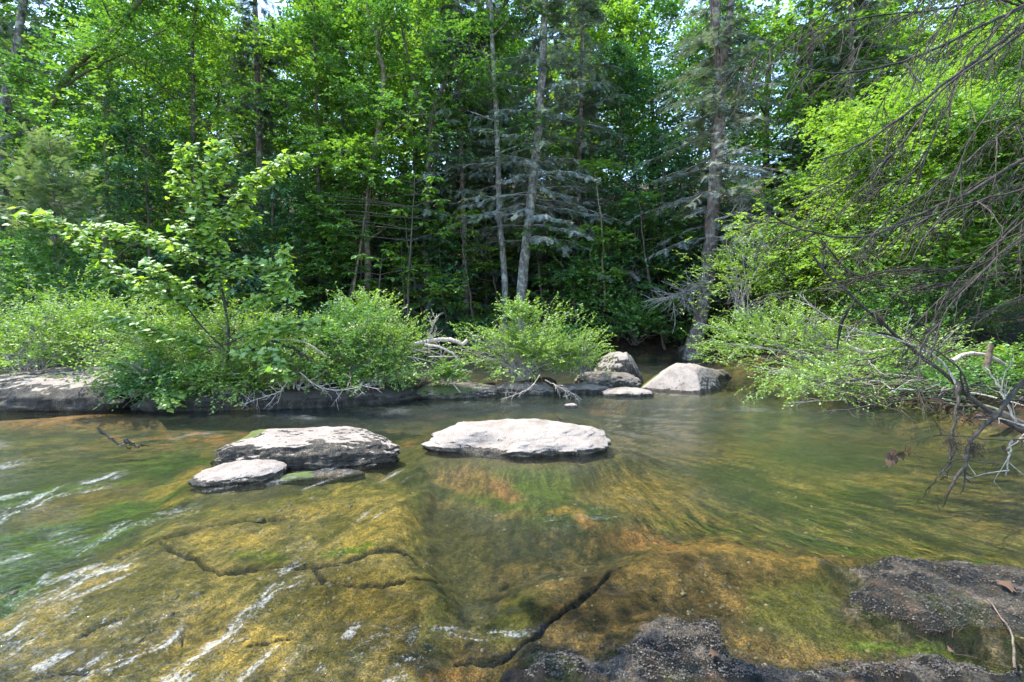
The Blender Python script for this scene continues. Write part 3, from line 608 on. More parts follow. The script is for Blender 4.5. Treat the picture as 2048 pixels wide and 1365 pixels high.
# ------------------------------------------------------------------ rocks
def rock(name, cen, a, b, h, label, mat, rot=0, n=3.0, nz=2.6, bot=.35, amp=.09, fr=1.6, seed=0, tilt=(0, 0), darkf=.5, mossf=0., sub=(120, 70), cut=None, mosspos=None, flat=.0, label_cat='boulder', group=None, undercut=0, chip=.10, foot=.04, gouge=None, front=0.):
    U, V = sub
    th = np.linspace(0, 2 * math.pi, U, endpoint=False); ph = np.linspace(-math.pi / 2, math.pi / 2, V)
    T, P = np.meshgrid(th, ph)
    d = np.stack([np.cos(P) * np.cos(T), np.cos(P) * np.sin(T), np.sin(P)], -1)
    k = (np.abs(d[..., 0]) ** n + np.abs(d[..., 1]) ** n + np.abs(d[..., 2]) ** nz) ** (-1 / n)
    k = np.where(np.abs(d[..., 2]) > .95, np.minimum(k, 1.02), k)
    p = d * k[..., None]
    s = seed * 7.3
    nz1 = fbm(d[..., 0] * fr * 1.2 + s, d[..., 1] * fr * 1.2, d[..., 2] * fr + s, o=4, s=seed)
    p = p * (1 + amp * 2 * nz1[..., None])
    # ridged chips
    q = np.abs(fbm(p[..., 0] * a * 5 + s, p[..., 1] * b * 5, p[..., 2] * 3, o=4, s=seed + 5))
    p = p * (1 - chip * q[..., None])
    p[..., :2] *= (1 + foot * 2 * fbm(np.cos(T) * 1.7 + s, np.sin(T) * 1.7, o=4, s=seed + 31))[..., None]
    x = p[..., 0] * a; y = p[..., 1] * b; zz = p[..., 2]
    if gouge: gg = 1 - ss(.3, 1.0, np.hypot((p[..., 0] - gouge[0]) / gouge[2], (p[..., 1] - gouge[1]) / .7)); zz = zz - gg * (zz > 0) * .35; y = y + gg * gouge[3]
    if flat: zz = np.where(zz > 1 - flat, 1 - flat + (zz - 1 + flat) * .35, zz)
    k_ = 1 + .22 * np.clip(zz, -1, 0); x = x * k_; y = y * k_
    z_ = np.where(zz > 0, zz * h, zz * bot)
    if undercut: y = y + undercut * np.clip(.5 - zz, 0, 1) * (p[..., 1] < 0) * .4
    z_ = z_ + (tilt[0] * x / a + tilt[1] * y / b) * h * np.clip(zz, 0, 1)
    if cut:
        for (nx, ny, nzv, dd) in cut:                   # flat facets
            nn = nrm(np.array([nx, ny, nzv])); e = x / a * nn[0] + y / b * nn[1] + z_ / h * nn[2] - dd
            e = np.maximum(e, 0) * .9; x = x - e * nn[0] * a; y = y - e * nn[1] * b; z_ = z_ - e * nn[2] * h
    fine = fbm(x * 11 + s, y * 11, z_ * 11, o=4, s=seed + 9)
    c, sn = math.cos(R(rot)), math.sin(R(rot))
    X = cen[0] + x * c - y * sn; Y = cen[1] + x * sn + y * c; Z = cen[2] + z_ + .012 * fine
    rgh = .05 * np.abs(fbm(x * 30 + s, y * 30, z_ * 30, o=3, s=seed + 19)) * np.minimum(darkf, 1) * (1 - np.clip(p[..., 2], 0, 1) ** 2)
    Y = Y - rgh; X = X + rgh * np.sign(x) * .4
    r = np.stack([X, Y, Z], -1)
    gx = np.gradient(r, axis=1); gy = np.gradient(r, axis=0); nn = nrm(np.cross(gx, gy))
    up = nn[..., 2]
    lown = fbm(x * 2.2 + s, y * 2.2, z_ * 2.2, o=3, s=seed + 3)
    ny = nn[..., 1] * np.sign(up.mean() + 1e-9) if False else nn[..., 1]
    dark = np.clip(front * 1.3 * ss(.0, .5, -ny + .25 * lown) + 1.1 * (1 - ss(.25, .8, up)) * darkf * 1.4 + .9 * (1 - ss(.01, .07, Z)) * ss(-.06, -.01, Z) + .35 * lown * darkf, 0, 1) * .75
    moss = np.zeros(X.shape)
    if mosspos is not None:
        for mx, my, mr_, ms in mosspos: moss = np.maximum(moss, ms * (1 - ss(.5, 1.2, np.hypot(X - mx, Y - my) / mr_)))
    moss = np.maximum(moss, mossf * ss(-.1, .4, lown) * ss(.1, .7, up))
    mb = MB(); idx = np.arange(U * V).reshape(V, U)
    qd = np.stack([idx[:-1], np.roll(idx[:-1], -1, 1), np.roll(idx[1:], -1, 1), idx[1:]], -1).reshape(-1, 4)
    mb.add(r, qd)
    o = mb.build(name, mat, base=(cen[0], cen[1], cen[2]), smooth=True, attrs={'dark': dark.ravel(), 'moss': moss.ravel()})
    return tag(o, label, label_cat, group)

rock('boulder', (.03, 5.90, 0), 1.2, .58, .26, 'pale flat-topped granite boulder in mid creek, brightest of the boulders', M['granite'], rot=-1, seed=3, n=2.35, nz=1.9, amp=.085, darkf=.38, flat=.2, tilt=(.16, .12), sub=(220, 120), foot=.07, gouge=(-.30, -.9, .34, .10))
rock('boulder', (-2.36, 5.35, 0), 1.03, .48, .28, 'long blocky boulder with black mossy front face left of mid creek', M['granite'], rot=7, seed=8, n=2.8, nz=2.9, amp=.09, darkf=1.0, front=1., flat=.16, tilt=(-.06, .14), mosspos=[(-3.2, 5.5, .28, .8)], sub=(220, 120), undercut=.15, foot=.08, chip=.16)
rock('rock', (-2.78, 4.66, -.01), .42, .28, .12, 'low pale rock wedged against the front of the black-faced boulder', M['granite'], rot=14, seed=12, n=2.4, amp=.09, darkf=.4, tilt=(.2, .2), label_cat='rock')
rock('rock', (-2.0, 4.75, -.05), .42, .1, .07, 'thin mossy rock sliver awash in front of the black-faced boulder', M['granite_dark'], rot=12, seed=13, n=2.2, darkf=.3, mossf=.8, label_cat='rock', sub=(60, 30))
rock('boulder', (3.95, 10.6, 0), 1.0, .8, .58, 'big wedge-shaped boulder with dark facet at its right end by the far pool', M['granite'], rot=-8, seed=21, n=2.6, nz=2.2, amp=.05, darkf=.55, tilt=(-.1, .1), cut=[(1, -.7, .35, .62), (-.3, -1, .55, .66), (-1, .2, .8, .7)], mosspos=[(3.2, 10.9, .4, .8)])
rock('rock', (2.47, 9.75, 0), .53, .3, .14, 'small low whitish rock in front of the wedge-shaped boulder', M['granite'], seed=24, n=2.3, darkf=.45, label_cat='rock', sub=(80, 40))
rock('boulder', (3.0, 12.6, 0), .66, .55, .70, 'tall rounded boulder behind the green shrub, rearmost of the rocks', M['granite'], seed=27, n=2.7, amp=.08, darkf=.55, cut=[(1, -.3, .6, .75)], mossf=.35)
rock('rock', (2.35, 11.2, 0), .8, .5, .32, 'low moss-topped rock between the shrub and the tall rounded boulder', M['granite_dark'], seed=29, rot=-8, mossf=.9, darkf=.7, label_cat='rock')
rock('rock', (1.55, 10.2, 0), .6, .3, .16, 'flat dark rock lapped by water under the round shrub', M['granite_dark'], seed=30, rot=4, mossf=.4, darkf=.9, label_cat='rock', sub=(80, 40))
rock('stone', (1.08, 8.32, 0), .12, .07, .07, 'little white stone poking out of the open water behind the pale boulder', M['granite'], seed=31, darkf=.1, label_cat='stone', sub=(40, 24), bot=.03)
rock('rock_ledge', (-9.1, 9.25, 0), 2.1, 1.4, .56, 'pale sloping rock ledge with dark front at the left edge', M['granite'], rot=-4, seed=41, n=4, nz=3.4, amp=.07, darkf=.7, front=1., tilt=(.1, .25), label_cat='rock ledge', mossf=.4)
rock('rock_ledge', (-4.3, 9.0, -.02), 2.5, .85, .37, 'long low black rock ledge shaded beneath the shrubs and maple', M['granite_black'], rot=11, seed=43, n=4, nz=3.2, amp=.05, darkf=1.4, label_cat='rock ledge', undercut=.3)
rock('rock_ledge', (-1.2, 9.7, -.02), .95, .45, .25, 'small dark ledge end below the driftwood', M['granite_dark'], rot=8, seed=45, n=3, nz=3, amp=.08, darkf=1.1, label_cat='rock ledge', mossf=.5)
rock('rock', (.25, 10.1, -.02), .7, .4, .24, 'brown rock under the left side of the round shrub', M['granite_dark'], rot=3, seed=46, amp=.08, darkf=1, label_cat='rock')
rock('boulder', (7.6, 19.0, .1), .7, .6, .5, 'dark boulder at the foot of the big hemlock trunk', M['granite_dark'], seed=48, darkf=.9, label_cat='boulder', sub=(60, 36))
for i, (x_, y_, a_, lab) in enumerate([(1120, 722, .5, 'dark rock on the far shoreline behind the round shrub'), (1300, 712, .9, 'wide dark rock on the far shoreline behind the wedge-shaped boulder'), (1420, 762, .8, 'low dark rock at the waterline under the right thicket'), (1600, 740, .9, 'brown flat rock half hidden behind the right thicket')]):
    w = onw(x_, y_)
    rock('rock', (w[0], w[1] + .3, 0), a_, a_ * .6, .28, lab, M['granite_dark'], seed=60 + i, rot=i * 20, darkf=.9, mossf=.5, label_cat='rock', sub=(50, 30))

# ------------------------------------------------------------------ foliage growers
def fan(n, rg, up=.0, spread=1.0):
    d = rg.normal(0, 1, (n, 3)); d[:, 2] = d[:, 2] * spread + up; return nrm(d)
def shoots(mb, Q, D, L, nleaf, tpl, size, rg, tint=(.5, .22), mi=0, twig_mi=None, twr=.004, droop=.25, flat=.6, tclump=None):
    """leafy twigs: Q bases, D directions, L lengths; leaves alternate along each twig"""
    n = len(Q); D = nrm(D)
    t = np.linspace(.15, 1.0, nleaf)[None, :] + rg.uniform(-.04, .04, (n, nleaf))
    L = np.broadcast_to(L, (n,))
    sag = droop * L[:, None] * t ** 2
    P = Q[:, None] + D[:, None] * (L[:, None] * t)[..., None]; P[..., 2] -= sag
    side = nrm(np.cross(D, np.array([0, 0, 1.])) + 1e-4)
    sg = np.where(np.arange(nleaf) % 2 == 0, 1., -1.)[None, :, None]
    LD = D[:, None] * rg.uniform(.3, 1.0, (n, nleaf, 1)) + side[:, None] * sg * rg.uniform(.5, 1.1, (n, nleaf, 1)) + rg.normal(0, .28, (n, nleaf, 3))
    LD[..., 2] -= .15
    NN = np.zeros((n, nleaf, 3)); NN[..., 2] = 1; NN += rg.normal(0, 1 - flat, (n, nleaf, 3))
    base = rg.normal(tint[0], tint[1], (n, 1)) if tclump is None else tclump[:, None] + rg.normal(0, tint[1] * .5, (n, 1))
    tt = np.clip(base + rg.normal(0, .12, (n, nleaf)), 0.02, .98)
    S = size * rg.uniform(.65, 1.2, (n, nleaf))
    leaves(mb, P.reshape(-1, 3), LD.reshape(-1, 3), NN.reshape(-1, 3), S.ravel(), tpl, tt.ravel(), mi)
    if twig_mi is not None:
        k = np.linspace(0, 1, 3)[None, :, None]
        TP = Q[:, None] + D[:, None] * (L[:, None, None] * k); TP[..., 2] -= (droop * L[:, None] * k[..., 0] ** 2)
        tubes(mb, TP, twr * np.array([1, .8, .4])[None], 3, .5, twig_mi)

def shrub(name, base, cen, rad, nsh, label, lmat, seed, leafsize=.05, nleaf=9, L=.32, nstem=22, tpl=LF_SIMPLE, twig='twig_grey', cat='shrub', group=None, up=.5, shell=.62, flowers=0, lump=.75, stemr=.014, dead=0):
    rg = np.random.default_rng(seed); base = np.array(base, float); cen = np.array(cen, float); rad = np.array(rad, float)
    root = empty(name, base, label, cat, group)
    d = fan(nsh * 2, rg, .25); d = d[(d[:, 2] > -.55)][:nsh]
    r = shell + (1 - shell) * rg.random(len(d)) ** .6
    lum = 1 + lump * fbm(d[:, 0] * 2.6 + seed, d[:, 1] * 2.6, d[:, 2] * 2.6, o=3, s=seed) * 2
    r = r * lum
    r[rg.random(len(r)) < .07] *= 1.2
    Q = cen + d * rad * r[:, None]
    D = nrm(d * np.array([1, 1, .6]) + np.array([0, 0, up]) + rg.normal(0, .35, d.shape))
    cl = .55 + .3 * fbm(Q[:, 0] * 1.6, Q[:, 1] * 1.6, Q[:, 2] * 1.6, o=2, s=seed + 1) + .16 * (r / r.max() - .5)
    mb = MB(); shoots(mb, Q - D * L * .5, D, L * rg.uniform(.6, 1.3, len(Q)), nleaf, tpl, leafsize * 1.18, rg, (.5, .2), 0, 0, .0025, .15, .45, cl)
    crown = mb.build('foliage', [lmat, M[twig]], root, base)
    # stems: from the base out to the shell, with side twigs
    mb = MB()
    ii = rg.choice(len(Q), nstem, replace=False); E = Q[ii]
    k = np.linspace(0, 1, 7)[None, :, None]
    mid = base + (E - base) * np.array([.35, .35, .75]) + rg.normal(0, .08, E.shape) * rad
    b0 = base + rg.normal(0, .12, E.shape) * np.array([1, 1, 0])
    SP = (1 - k) ** 2 * b0[:, None] + 2 * k * (1 - k) * mid[:, None] + k ** 2 * E[:, None]
    SP += rg.normal(0, .02, SP.shape) * rad.mean()
    tubes(mb, SP, np.linspace(stemr, stemr * .3, 7)[None] * rg.uniform(.6, 1.3, (nstem, 1)), 5)
    ts = rg.integers(2, 6, nstem * 5); si = np.repeat(np.arange(nstem), 5)
    A = SP[si, ts]; dd = nrm(nrm(A - cen) + rg.normal(0, .6, A.shape)); ln = rg.uniform(.25, .7, len(A)) * rad.mean() * .7
    kk = np.linspace(0, 1, 4)[None, :, None]
    TP = A[:, None] + dd[:, None] * ln[:, None, None] * kk + rg.normal(0, .02, (len(A), 4, 3)) * kk
    tubes(mb, TP, np.linspace(stemr * .4, stemr * .12, 4)[None], 4)
    mb.build('stems', [M[twig]], root, base)
    if flowers:
        mb = MB(); jj = rg.choice(len(Q), flowers)
        P = (Q[jj] + D[jj] * L * .5)[:, None] + rg.normal(0, .03, (flowers, 5, 3)); P = P.reshape(-1, 3)
        leaves(mb, P, fan(len(P), rg), fan(len(P), rg, 1.), np.full(len(P), .03), LF_BROAD, rg.random(len(P)))
        mb.build('blossom', [M['flower']], root, base)
    return root

def decid(name, P, r0, r1, z0, label, lmat, seed, bmat='bark_brown', spread=3.2, nlimb=16, nclump=7, nsh=16, nleaf=8, leaf=.13, tpl=LF_BROAD, rise=.35, cat='tree', group=None, base=None, limbs=None, layered=.35, top=True, L=.7, climb=1.0, tint=(.5, .2)):
    """trunk along P; limbs above height z0 carry clumps of leafy shoots"""
    rg = np.random.default_rng(seed); P = resample(P, 26)
    base = P[0].copy() if base is None else np.array(base, float)
    root = empty(name, base, label, cat, group)
    mb = MB(); n = len(P); rr = r0 + (r1 - r0) * np.linspace(0, 1, n) ** .8; rr[0] *= 1.45; rr[1] *= 1.1
    P[2:] += rg.normal(0, r0 * .12, (n - 2, 3))
    tubes(mb, P[None], rr[None], 9)
    zs = P[:, 2]; hi = zs[-1]; lo = base[2] + z0
    E = []; paths = []; 
    for i in range(nlimb):
        f = (i + rg.uniform(.1, .9)) / nlimb; zz = lo + (hi - lo) * f * .97
        k = np.interp(zz, zs, np.arange(n)); o = np.array([np.interp(k, np.arange(n), P[:, j]) for j in range(3)])
        a = i * 2.4 + rg.uniform(-.5, .5); ln = spread * (1.0 - .55 * f ** 1.6) * rg.uniform(.7, 1.2)
        dirv = np.array([math.cos(a), math.sin(a), rise * rg.uniform(.5, 1.8)])
        t = np.linspace(0, 1, 8)[:, None]
        q = o + dirv * ln * t + np.array([0, 0, -.25 * ln * climb * .5]) * t ** 2 + np.cumsum(rg.normal(0, .05 * ln, (8, 3)), 0) * t
        rl = np.interp(k, np.arange(n), rr) * .42; tubes(mb, q[None], np.linspace(rl, .012, 8)[None], 5); paths.append((q, ln))
    if limbs:
        for lp, ra, rb in limbs:
            q = resample(lp, 14); q[1:] += rg.normal(0, ra * .25, (13, 3)); tubes(mb, q[None], np.linspace(ra, rb, 14)[None], 6); paths.append((q[4:], spread))
    Qs = []; Ds = []; Cl = []; SB = []
    for q, ln in paths:
        m_ = len(q)
        for c_ in range(nclump):
            t = rg.uniform(.3, 1.0); k = t * (m_ - 1); o = np.array([np.interp(k, np.arange(m_), q[:, j]) for j in range(3)])
            off = fan(1, rg, .1, .5)[0] * ln * .34 * rg.uniform(.4, 1); cc = o + off
            mid = (o + cc) / 2 + np.array([0, 0, .05]); SB.append(np.stack([o, mid, cc]))
            pts = cc + rg.normal(0, 1, (nsh, 3)) * ln * .15 * np.array([1.15, 1.15, layered])
            Qs.append(pts); Ds.append(nrm((pts - o) * np.array([1, 1, .5]) + rg.normal(0, .3, (nsh, 3)))); Cl.append(np.full(nsh, rg.normal(*tint)))
    tubes(mb, np.array(SB), np.array([[.02, .014, .006]]), 4)
    mb.build('trunk', M[bmat], root, base, smooth=True)
    mb = MB(); shoots(mb, np.concatenate(Qs), np.concatenate(Ds), L * rg.uniform(.5, 1, sum(map(len, Qs))), nleaf, tpl, leaf, rg, (.5, .15), 0, None, droop=.2, flat=.62, tclump=np.concatenate(Cl))
    mb.build('crown', [lmat], root, base)
    return root

def hemlock(name, P, r0, r1, z0, label, seed, Lmax=3.0, nbr=60, nsp=26, spray=.42, dead_to=None, bmat='bark_hemlock', cat='tree', group=None, foliage='needles', sag=.35, base=None, taper=.7, up=.05):
    """conifer: flat sprays along drooping branches; below dead_to the branches are bare and grey"""
    rg = np.random.default_rng(seed); P = resample(P, 26); n = len(P)
    base = P[0].copy() if base is None else np.array(base, float)
    root = empty(name, base, label, cat, group)
    mb = MB(); rr = r0 + (r1 - r0) * np.linspace(0, 1, n); rr[0] *= 1.4; rr[1] *= 1.12
    P[2:] += rg.normal(0, r0 * .06, (n - 2, 3)); tubes(mb, P[None], rr[None], 10)
    zs = P[:, 2]; lo = base[2] + z0; hi = zs[-1]
    f = np.sort(rg.random(nbr)); zz = lo + (hi - lo) * f; k = np.interp(zz, zs, np.arange(n))
    O = np.stack([np.interp(k, np.arange(n), P[:, j]) for j in range(3)], 1)
    a = np.arange(nbr) * 2.39996 + rg.normal(0, .3, nbr); ln = Lmax * (1 - f ** 1.3 * taper) * rg.uniform(.55, 1.15, nbr)
    D = np.stack([np.cos(a), np.sin(a), up + rg.normal(0, .12, nbr)], 1)
    t = np.linspace(0, 1, 9)
    BP = O[:, None] + D[:, None] * (ln[:, None] * t)[..., None]; BP[..., 2] -= sag * ln[:, None] * t ** 2.0 - .1 * ln[:, None] * t ** 3
    BP += np.cumsum(rg.normal(0, .02, BP.shape), 1) * ln[:, None, None] * .6
    tubes(mb, BP, np.linspace(1, .15, 9)[None] * (.012 + .007 * ln[:, None]), 4)
    mb.build('trunk', M[bmat], root, base, smooth=True)
    # sprays
    def sp(sel, mb, tpl, size, mi, dens, extra_droop=0.):
        if not len(sel): return
        m_ = int(nsp * dens); tt = rg.uniform(.12, 1, (len(sel), m_)); ki = tt * 8; k0 = np.clip(ki.astype(int), 0, 7); fr_ = (ki - k0)[..., None]
        b = BP[sel]; ar = np.arange(len(sel))[:, None]; Q = b[ar, k0] * (1 - fr_) + b[ar, k0 + 1] * fr_; T = nrm(b[ar, k0 + 1] - b[ar, k0])
        sd = nrm(np.cross(T, np.array([0, 0, 1.]))) * np.where(rg.random(tt.shape) < .5, 1, -1)[..., None]
        DD = T * rg.uniform(.3, 1.0, tt.shape + (1,)) + sd * rg.uniform(.3, 1, tt.shape + (1,)); DD[..., 2] -= rg.uniform(0, .45, tt.shape) + extra_droop
        NN = np.zeros_like(DD); NN[..., 2] = 1; NN += rg.normal(0, .25, NN.shape)
        S = size * rg.uniform(.6, 1.25, tt.shape) * (1.25 - .6 * tt) * (.5 + .5 * ln[sel][:, None] / Lmax) * 1.3
        # second order: sprays off a side twig
        tn = np.clip(rg.normal(.5, .18, (len(sel), 1)) + rg.normal(0, .1, tt.shape), 0, 1)
        Q2 = Q + nrm(DD) * S[..., None] * .75; D2 = DD + rg.normal(0, .45, DD.shape)
        for q_, d_, s_ in ((Q, DD, S), (Q2, D2, S * .8)):
            leaves(mb, q_.reshape(-1, 3), d_.reshape(-1, 3), NN.reshape(-1, 3), s_.ravel(), tpl, tn.ravel(), mi)
    deadz = -1e9 if dead_to is None else base[2] + dead_to
    al = np.where(O[:, 2] > deadz)[0]; de = np.where(O[:, 2] <= deadz)[0]
    mb = MB(); sp(al, mb, LF_SPRAY, spray, 0, 1.0); sp(de, mb, LF_DEAD, spray * 1.15, 1, 1.0)
    mb.build('crown', [M[foliage], M['needles_grey']], root, base)
    return root

# ------------------------------------------------------------------ trees one can tell apart on the far bank
def up_path(pts, Y, extra=6.0, Y1=None):
    """pixel trace of a trunk standing Y metres away, carried on above the frame"""
    P = path(pts, np.linspace(Y, Y1 or Y, len(pts)))
    d = P[-1] - P[-2]; d = d / d[2] * extra; P = np.vstack([P, P[-1] + d])
    g = gz(P[0, 0], P[0, 1]); q = P[0].copy(); q[2] = g - .15
    if q[2] < P[0, 2] - .1: q[:2] += (P[0, :2] - P[1, :2]) * 0; P = np.vstack([q, P])
    return P
t = up_path([(735, 560), (733, 480), (738, 400), (744, 330), (757, 270), (765, 200), (765, 133), (752, 70), (762, 30), (777, 0)], 20.5, 3)
decid('crooked_tree', t, .17, .07, 3.5, 'crooked brown-barked tree with kinked upper trunk left of centre', M['leaf_mid'], 101, 'bark_brown', 3.0, 15, 6, 14, 8, .13, limbs=[(path([(752, 70), (735, 20), (725, -60)], 20.5), .08, .04)])
t = up_path([(854, 620), (852, 540), (849, 461), (856, 380), (860, 308), (863, 236), (875, 205), (900, 143), (925, 110), (950, 80)], 20.8, 3)
decid('forked_tree', t, .19, .07, 5.5, 'dark-barked tree with forked bent upper limbs just left of centre', M['leaf_mid'], 102, 'bark_dark', 2.8, 12, 6, 14, 8, .13, limbs=[(path([(862, 240), (840, 218), (830, 170), (815, 110), (800, 40)], 20.8), .09, .04), (path([(900, 143), (960, 85), (1020, 30)], 20.8), .06, .03)])
t = up_path([(931, 600), (929, 500), (926, 410), (922, 300), (918, 180), (915, 60)], 21.5, 3)
hemlock('hemlock', t, .15, .07, 4.6, 'straight hemlock with dark misty needles between forked tree and pale leaning trunk', 103, 3.0, 130, 30, .34, foliage='needles_blue')
t = up_path([(988, 560), (986, 480), (985, 400), (982, 280), (978, 150), (975, 20)], 24.5, 3)
hemlock('hemlock', t, .13, .06, 5, 'thin dark hemlock trunk directly behind the pale lichened one', 104, 2.3, 50, 22, .4)
t = up_path([(1010, 575), (1006, 520), (1000, 436), (996, 307), (991, 205), (986, 100), (980, 0)], 20.2, 3)
decid('lichened_tree', t, .165, .08, 8.5, 'pale lichen-spotted slim trunk leaning left, beside the big grey leaning trunk', M['leaf_mid'], 105, 'bark_grey', 2.6, 10, 6, 14, 8, .13)
t = up_path([(1040, 618), (1048, 530), (1059, 436), (1067, 350), (1075, 287), (1081, 190), (1086, 110), (1090, 0)], 19.8, 4)
hemlock('grey_hemlock', t, .25, .13, 4.6, 'stout pale grey hemlock leaning right with dead silvery lower sprays, centre', 106, 3.6, 150, 34, .30, dead_to=8.5, bmat='bark_grey', foliage='needles_blue')
t = up_path([(1149, 590), (1153, 500), (1157, 410), (1160, 300), (1163, 180), (1166, 40)], 21.5, 3)
hemlock('hemlock', t, .13, .06, 3.5, 'thin dark hemlock right of the stout grey leaning one', 107, 3.3, 130, 30, .34, dead_to=7, foliage='needles_blue')
BIG = [(1386, 700), (1397, 650), (1412, 590), (1416, 530), (1421, 480), (1427, 400), (1432, 330), (1437, 250), (1440, 190), (1440, 120), (1432, 60), (1428, 0)]
t = up_path(BIG, 18.2, 3)
hemlock('big_hemlock', t, .30, .16, 4.2, 'tallest thick reddish-brown hemlock standing at the water edge right of centre, forked at top', 108, 3.8, 140, 32, .30, dead_to=9.5, foliage='needles_blue')
t9 = path([(1442, 130), (1455, 80), (1460, 20), (1462, -60)], 18.2)
mb = MB(); tube1(mb, t9, .17, .1, 10, 8); o = bpy.data.objects['big_hemlock']; mb.build('second_stem', M['bark_hemlock'], o, np.array(o.location), smooth=True)
t = up_path([(0, 300), (14, 180), (31, 103), (45, 20)], 19.5, 2)
hemlock('hemlock', t, .2, .12, 6.5, 'grey leaning hemlock at the upper left edge with bare lower limbs', 109, 3.0, 50, 22, .4, dead_to=9, bmat='bark_grey')
t = up_path([(10, 540), (26, 451), (51, 333), (77, 256), (118, 180), (154, 128), (215, 77), (256, 30)], 17.5, 3)
decid('mossy_leaning_tree', t, .19, .07, 4.6, 'moss-covered tree leaning strongly right at the far left', M['leaf_mid'], 110, 'bark_moss', 3.2, 14, 7, 14, 8, .12, limbs=[(path([(118, 180), (180, 140), (260, 100), (330, 60)], 17.5), .06, .03)])
t = up_path([(211, 470), (212, 380), (213, 308), (215, 154), (226, 118), (250, 60), (277, 0)], 19.0, 3)
decid('slender_tree', t, .13, .06, 3.6, 'slender dark tree bending right at the top, in the left woods', M['leaf_mid'], 111, 'bark_brown', 3.2, 14, 7, 14, 8, .13)
t = up_path([(387, 420), (386, 241), (385, 120), (385, 67), (395, 0)], 20.0, 3)
decid('straight_tree', t, .13, .06, 4.0, 'straight thin dark trunk rising behind the maple sapling', M['leaf_bright'], 112, 'bark_dark', 3.4, 16, 7, 15, 8, .13)
t = up_path([(520, 420), (519, 300), (517, 246), (513, 103), (510, 0)], 23.5, 3)
hemlock('hemlock', t, .2, .1, 4.5, 'hazy dark hemlock between the straight thin trunk and the crooked tree', 113, 3.2, 80, 24, .42)
t = up_path([(690, 545), (690, 440), (688, 330), (684, 200), (680, 60)], 24.0, 3)
decid('understory_tree', t, .12, .05, 5.0, 'thin dark trunk with bright yellow-green leaves left of the crooked tree', M['leaf_bright'], 114, 'bark_dark', 3.6, 16, 7, 15, 8, .14)
t = up_path([(640, 480), (638, 380), (634, 250), (630, 100)], 22.0, 3)
decid('understory_tree', t, .12, .05, 2.2, 'leafy young tree making the bright wall of leaves above the laurel thicket', M['leaf_mid'], 115, 'bark_dark', 3.0, 16, 7, 15, 8, .13)
t = up_path([(1235, 600), (1238, 450), (1240, 300), (1245, 180), (1248, 130)], 23.0, 1)
decid('understory_tree', t, .14, .06, 3.2, 'deep green leafy tree between the thin hemlock and the big hemlock', M['leaf_deep'], 116, 'bark_dark', 3.4, 18, 7, 15, 8, .14)
t = up_path([(1330, 620), (1328, 520), (1325, 400), (1330, 300)], 20.5, 1)
decid('understory_tree', t, .1, .04, 1.2, 'shaded young tree with dark glossy leaves left of the big hemlock', M['leaf_deep'], 117, 'bark_dark', 2.2, 18, 6, 14, 8, .12)
t = up_path([(300, 560), (296, 440), (290, 320), (285, 240)], 18.6, 1)
decid('understory_tree', t, .09, .03, 1.2, 'bluish green young tree in the dark gap behind the maple sapling', M['leaf_deep'], 118, 'bark_dark', 2.2, 16, 6, 14, 8, .12)
t = up_path([(545, 560), (545, 440), (548, 350)], 19.2, 1)
decid('understory_tree', t, .08, .03, .8, 'dark leafy sapling just right of the maple sapling', M['leaf_deep'], 119, 'bark_dark', 1.9, 14, 6, 14, 8, .12)
t = up_path([(1080, 660), (1130, 560), (1140, 520)], 20.0, .5)
for i, (px_, Y_, hgt_, lab) in enumerate([(1120, 21.0, 4.2, 'bushy dark hemlock sapling at the foot of the thin dark hemlock'), (1010, 22.5, 3.0, 'small hemlock sapling between the pale trunks'), (1270, 19.8, 5.0, 'drooping blue-green hemlock sapling left of the big hemlock'),
                                           (880, 21.5, 3.0, 'grey-green hemlock sapling between the forked tree and its hemlock neighbour'), (450, 19.6, 5.5, 'dark hemlock sapling hidden behind the maple'), (1500, 19.5, 6.0, 'dark hemlock behind the right thicket'), (130, 18.8, 4.5, 'dark hemlock sapling in the left gap')]):
    x_ = (px_ - 1024) / FPX * Y_; g_ = gz(x_, Y_)
    hemlock('hemlock_sapling', [(x_, Y_, g_ - .1), (x_ + .05, Y_, g_ + hgt_ * .5), (x_, Y_, g_ + hgt_)], .05, .015, .3, lab, 130 + i, 1.5, 44, 14, .3, cat='sapling', sag=.25, taper=.85)
# sunlit young hemlock on the left bank
hemlock('hemlock_sapling', [at(112, 560, 13.0), at(108, 400, 13.0), at(100, 285, 13.0)], .05, .012, .9, 'pale sunlit young hemlock with arching feathery tips at the left', 140, 1.45, 46, 16, .3, cat='sapling', foliage='leaf_pale', sag=-.25, taper=.75, up=.5)

def where(px_):
    for lim, w in ((130, 'around the mossy leaning tree'), (330, 'around the slender bending tree'), (560, 'behind the maple sapling'), (800, 'around the crooked tree'), (945, 'around the forked tree'),
                   (1120, 'behind the pale leaning trunks'), (1300, 'left of the big hemlock'), (1500, 'around the big hemlock'), (1750, 'just right of the big hemlock'), (1e9, 'behind the right-hand trees')):
        if px_ < lim: return w
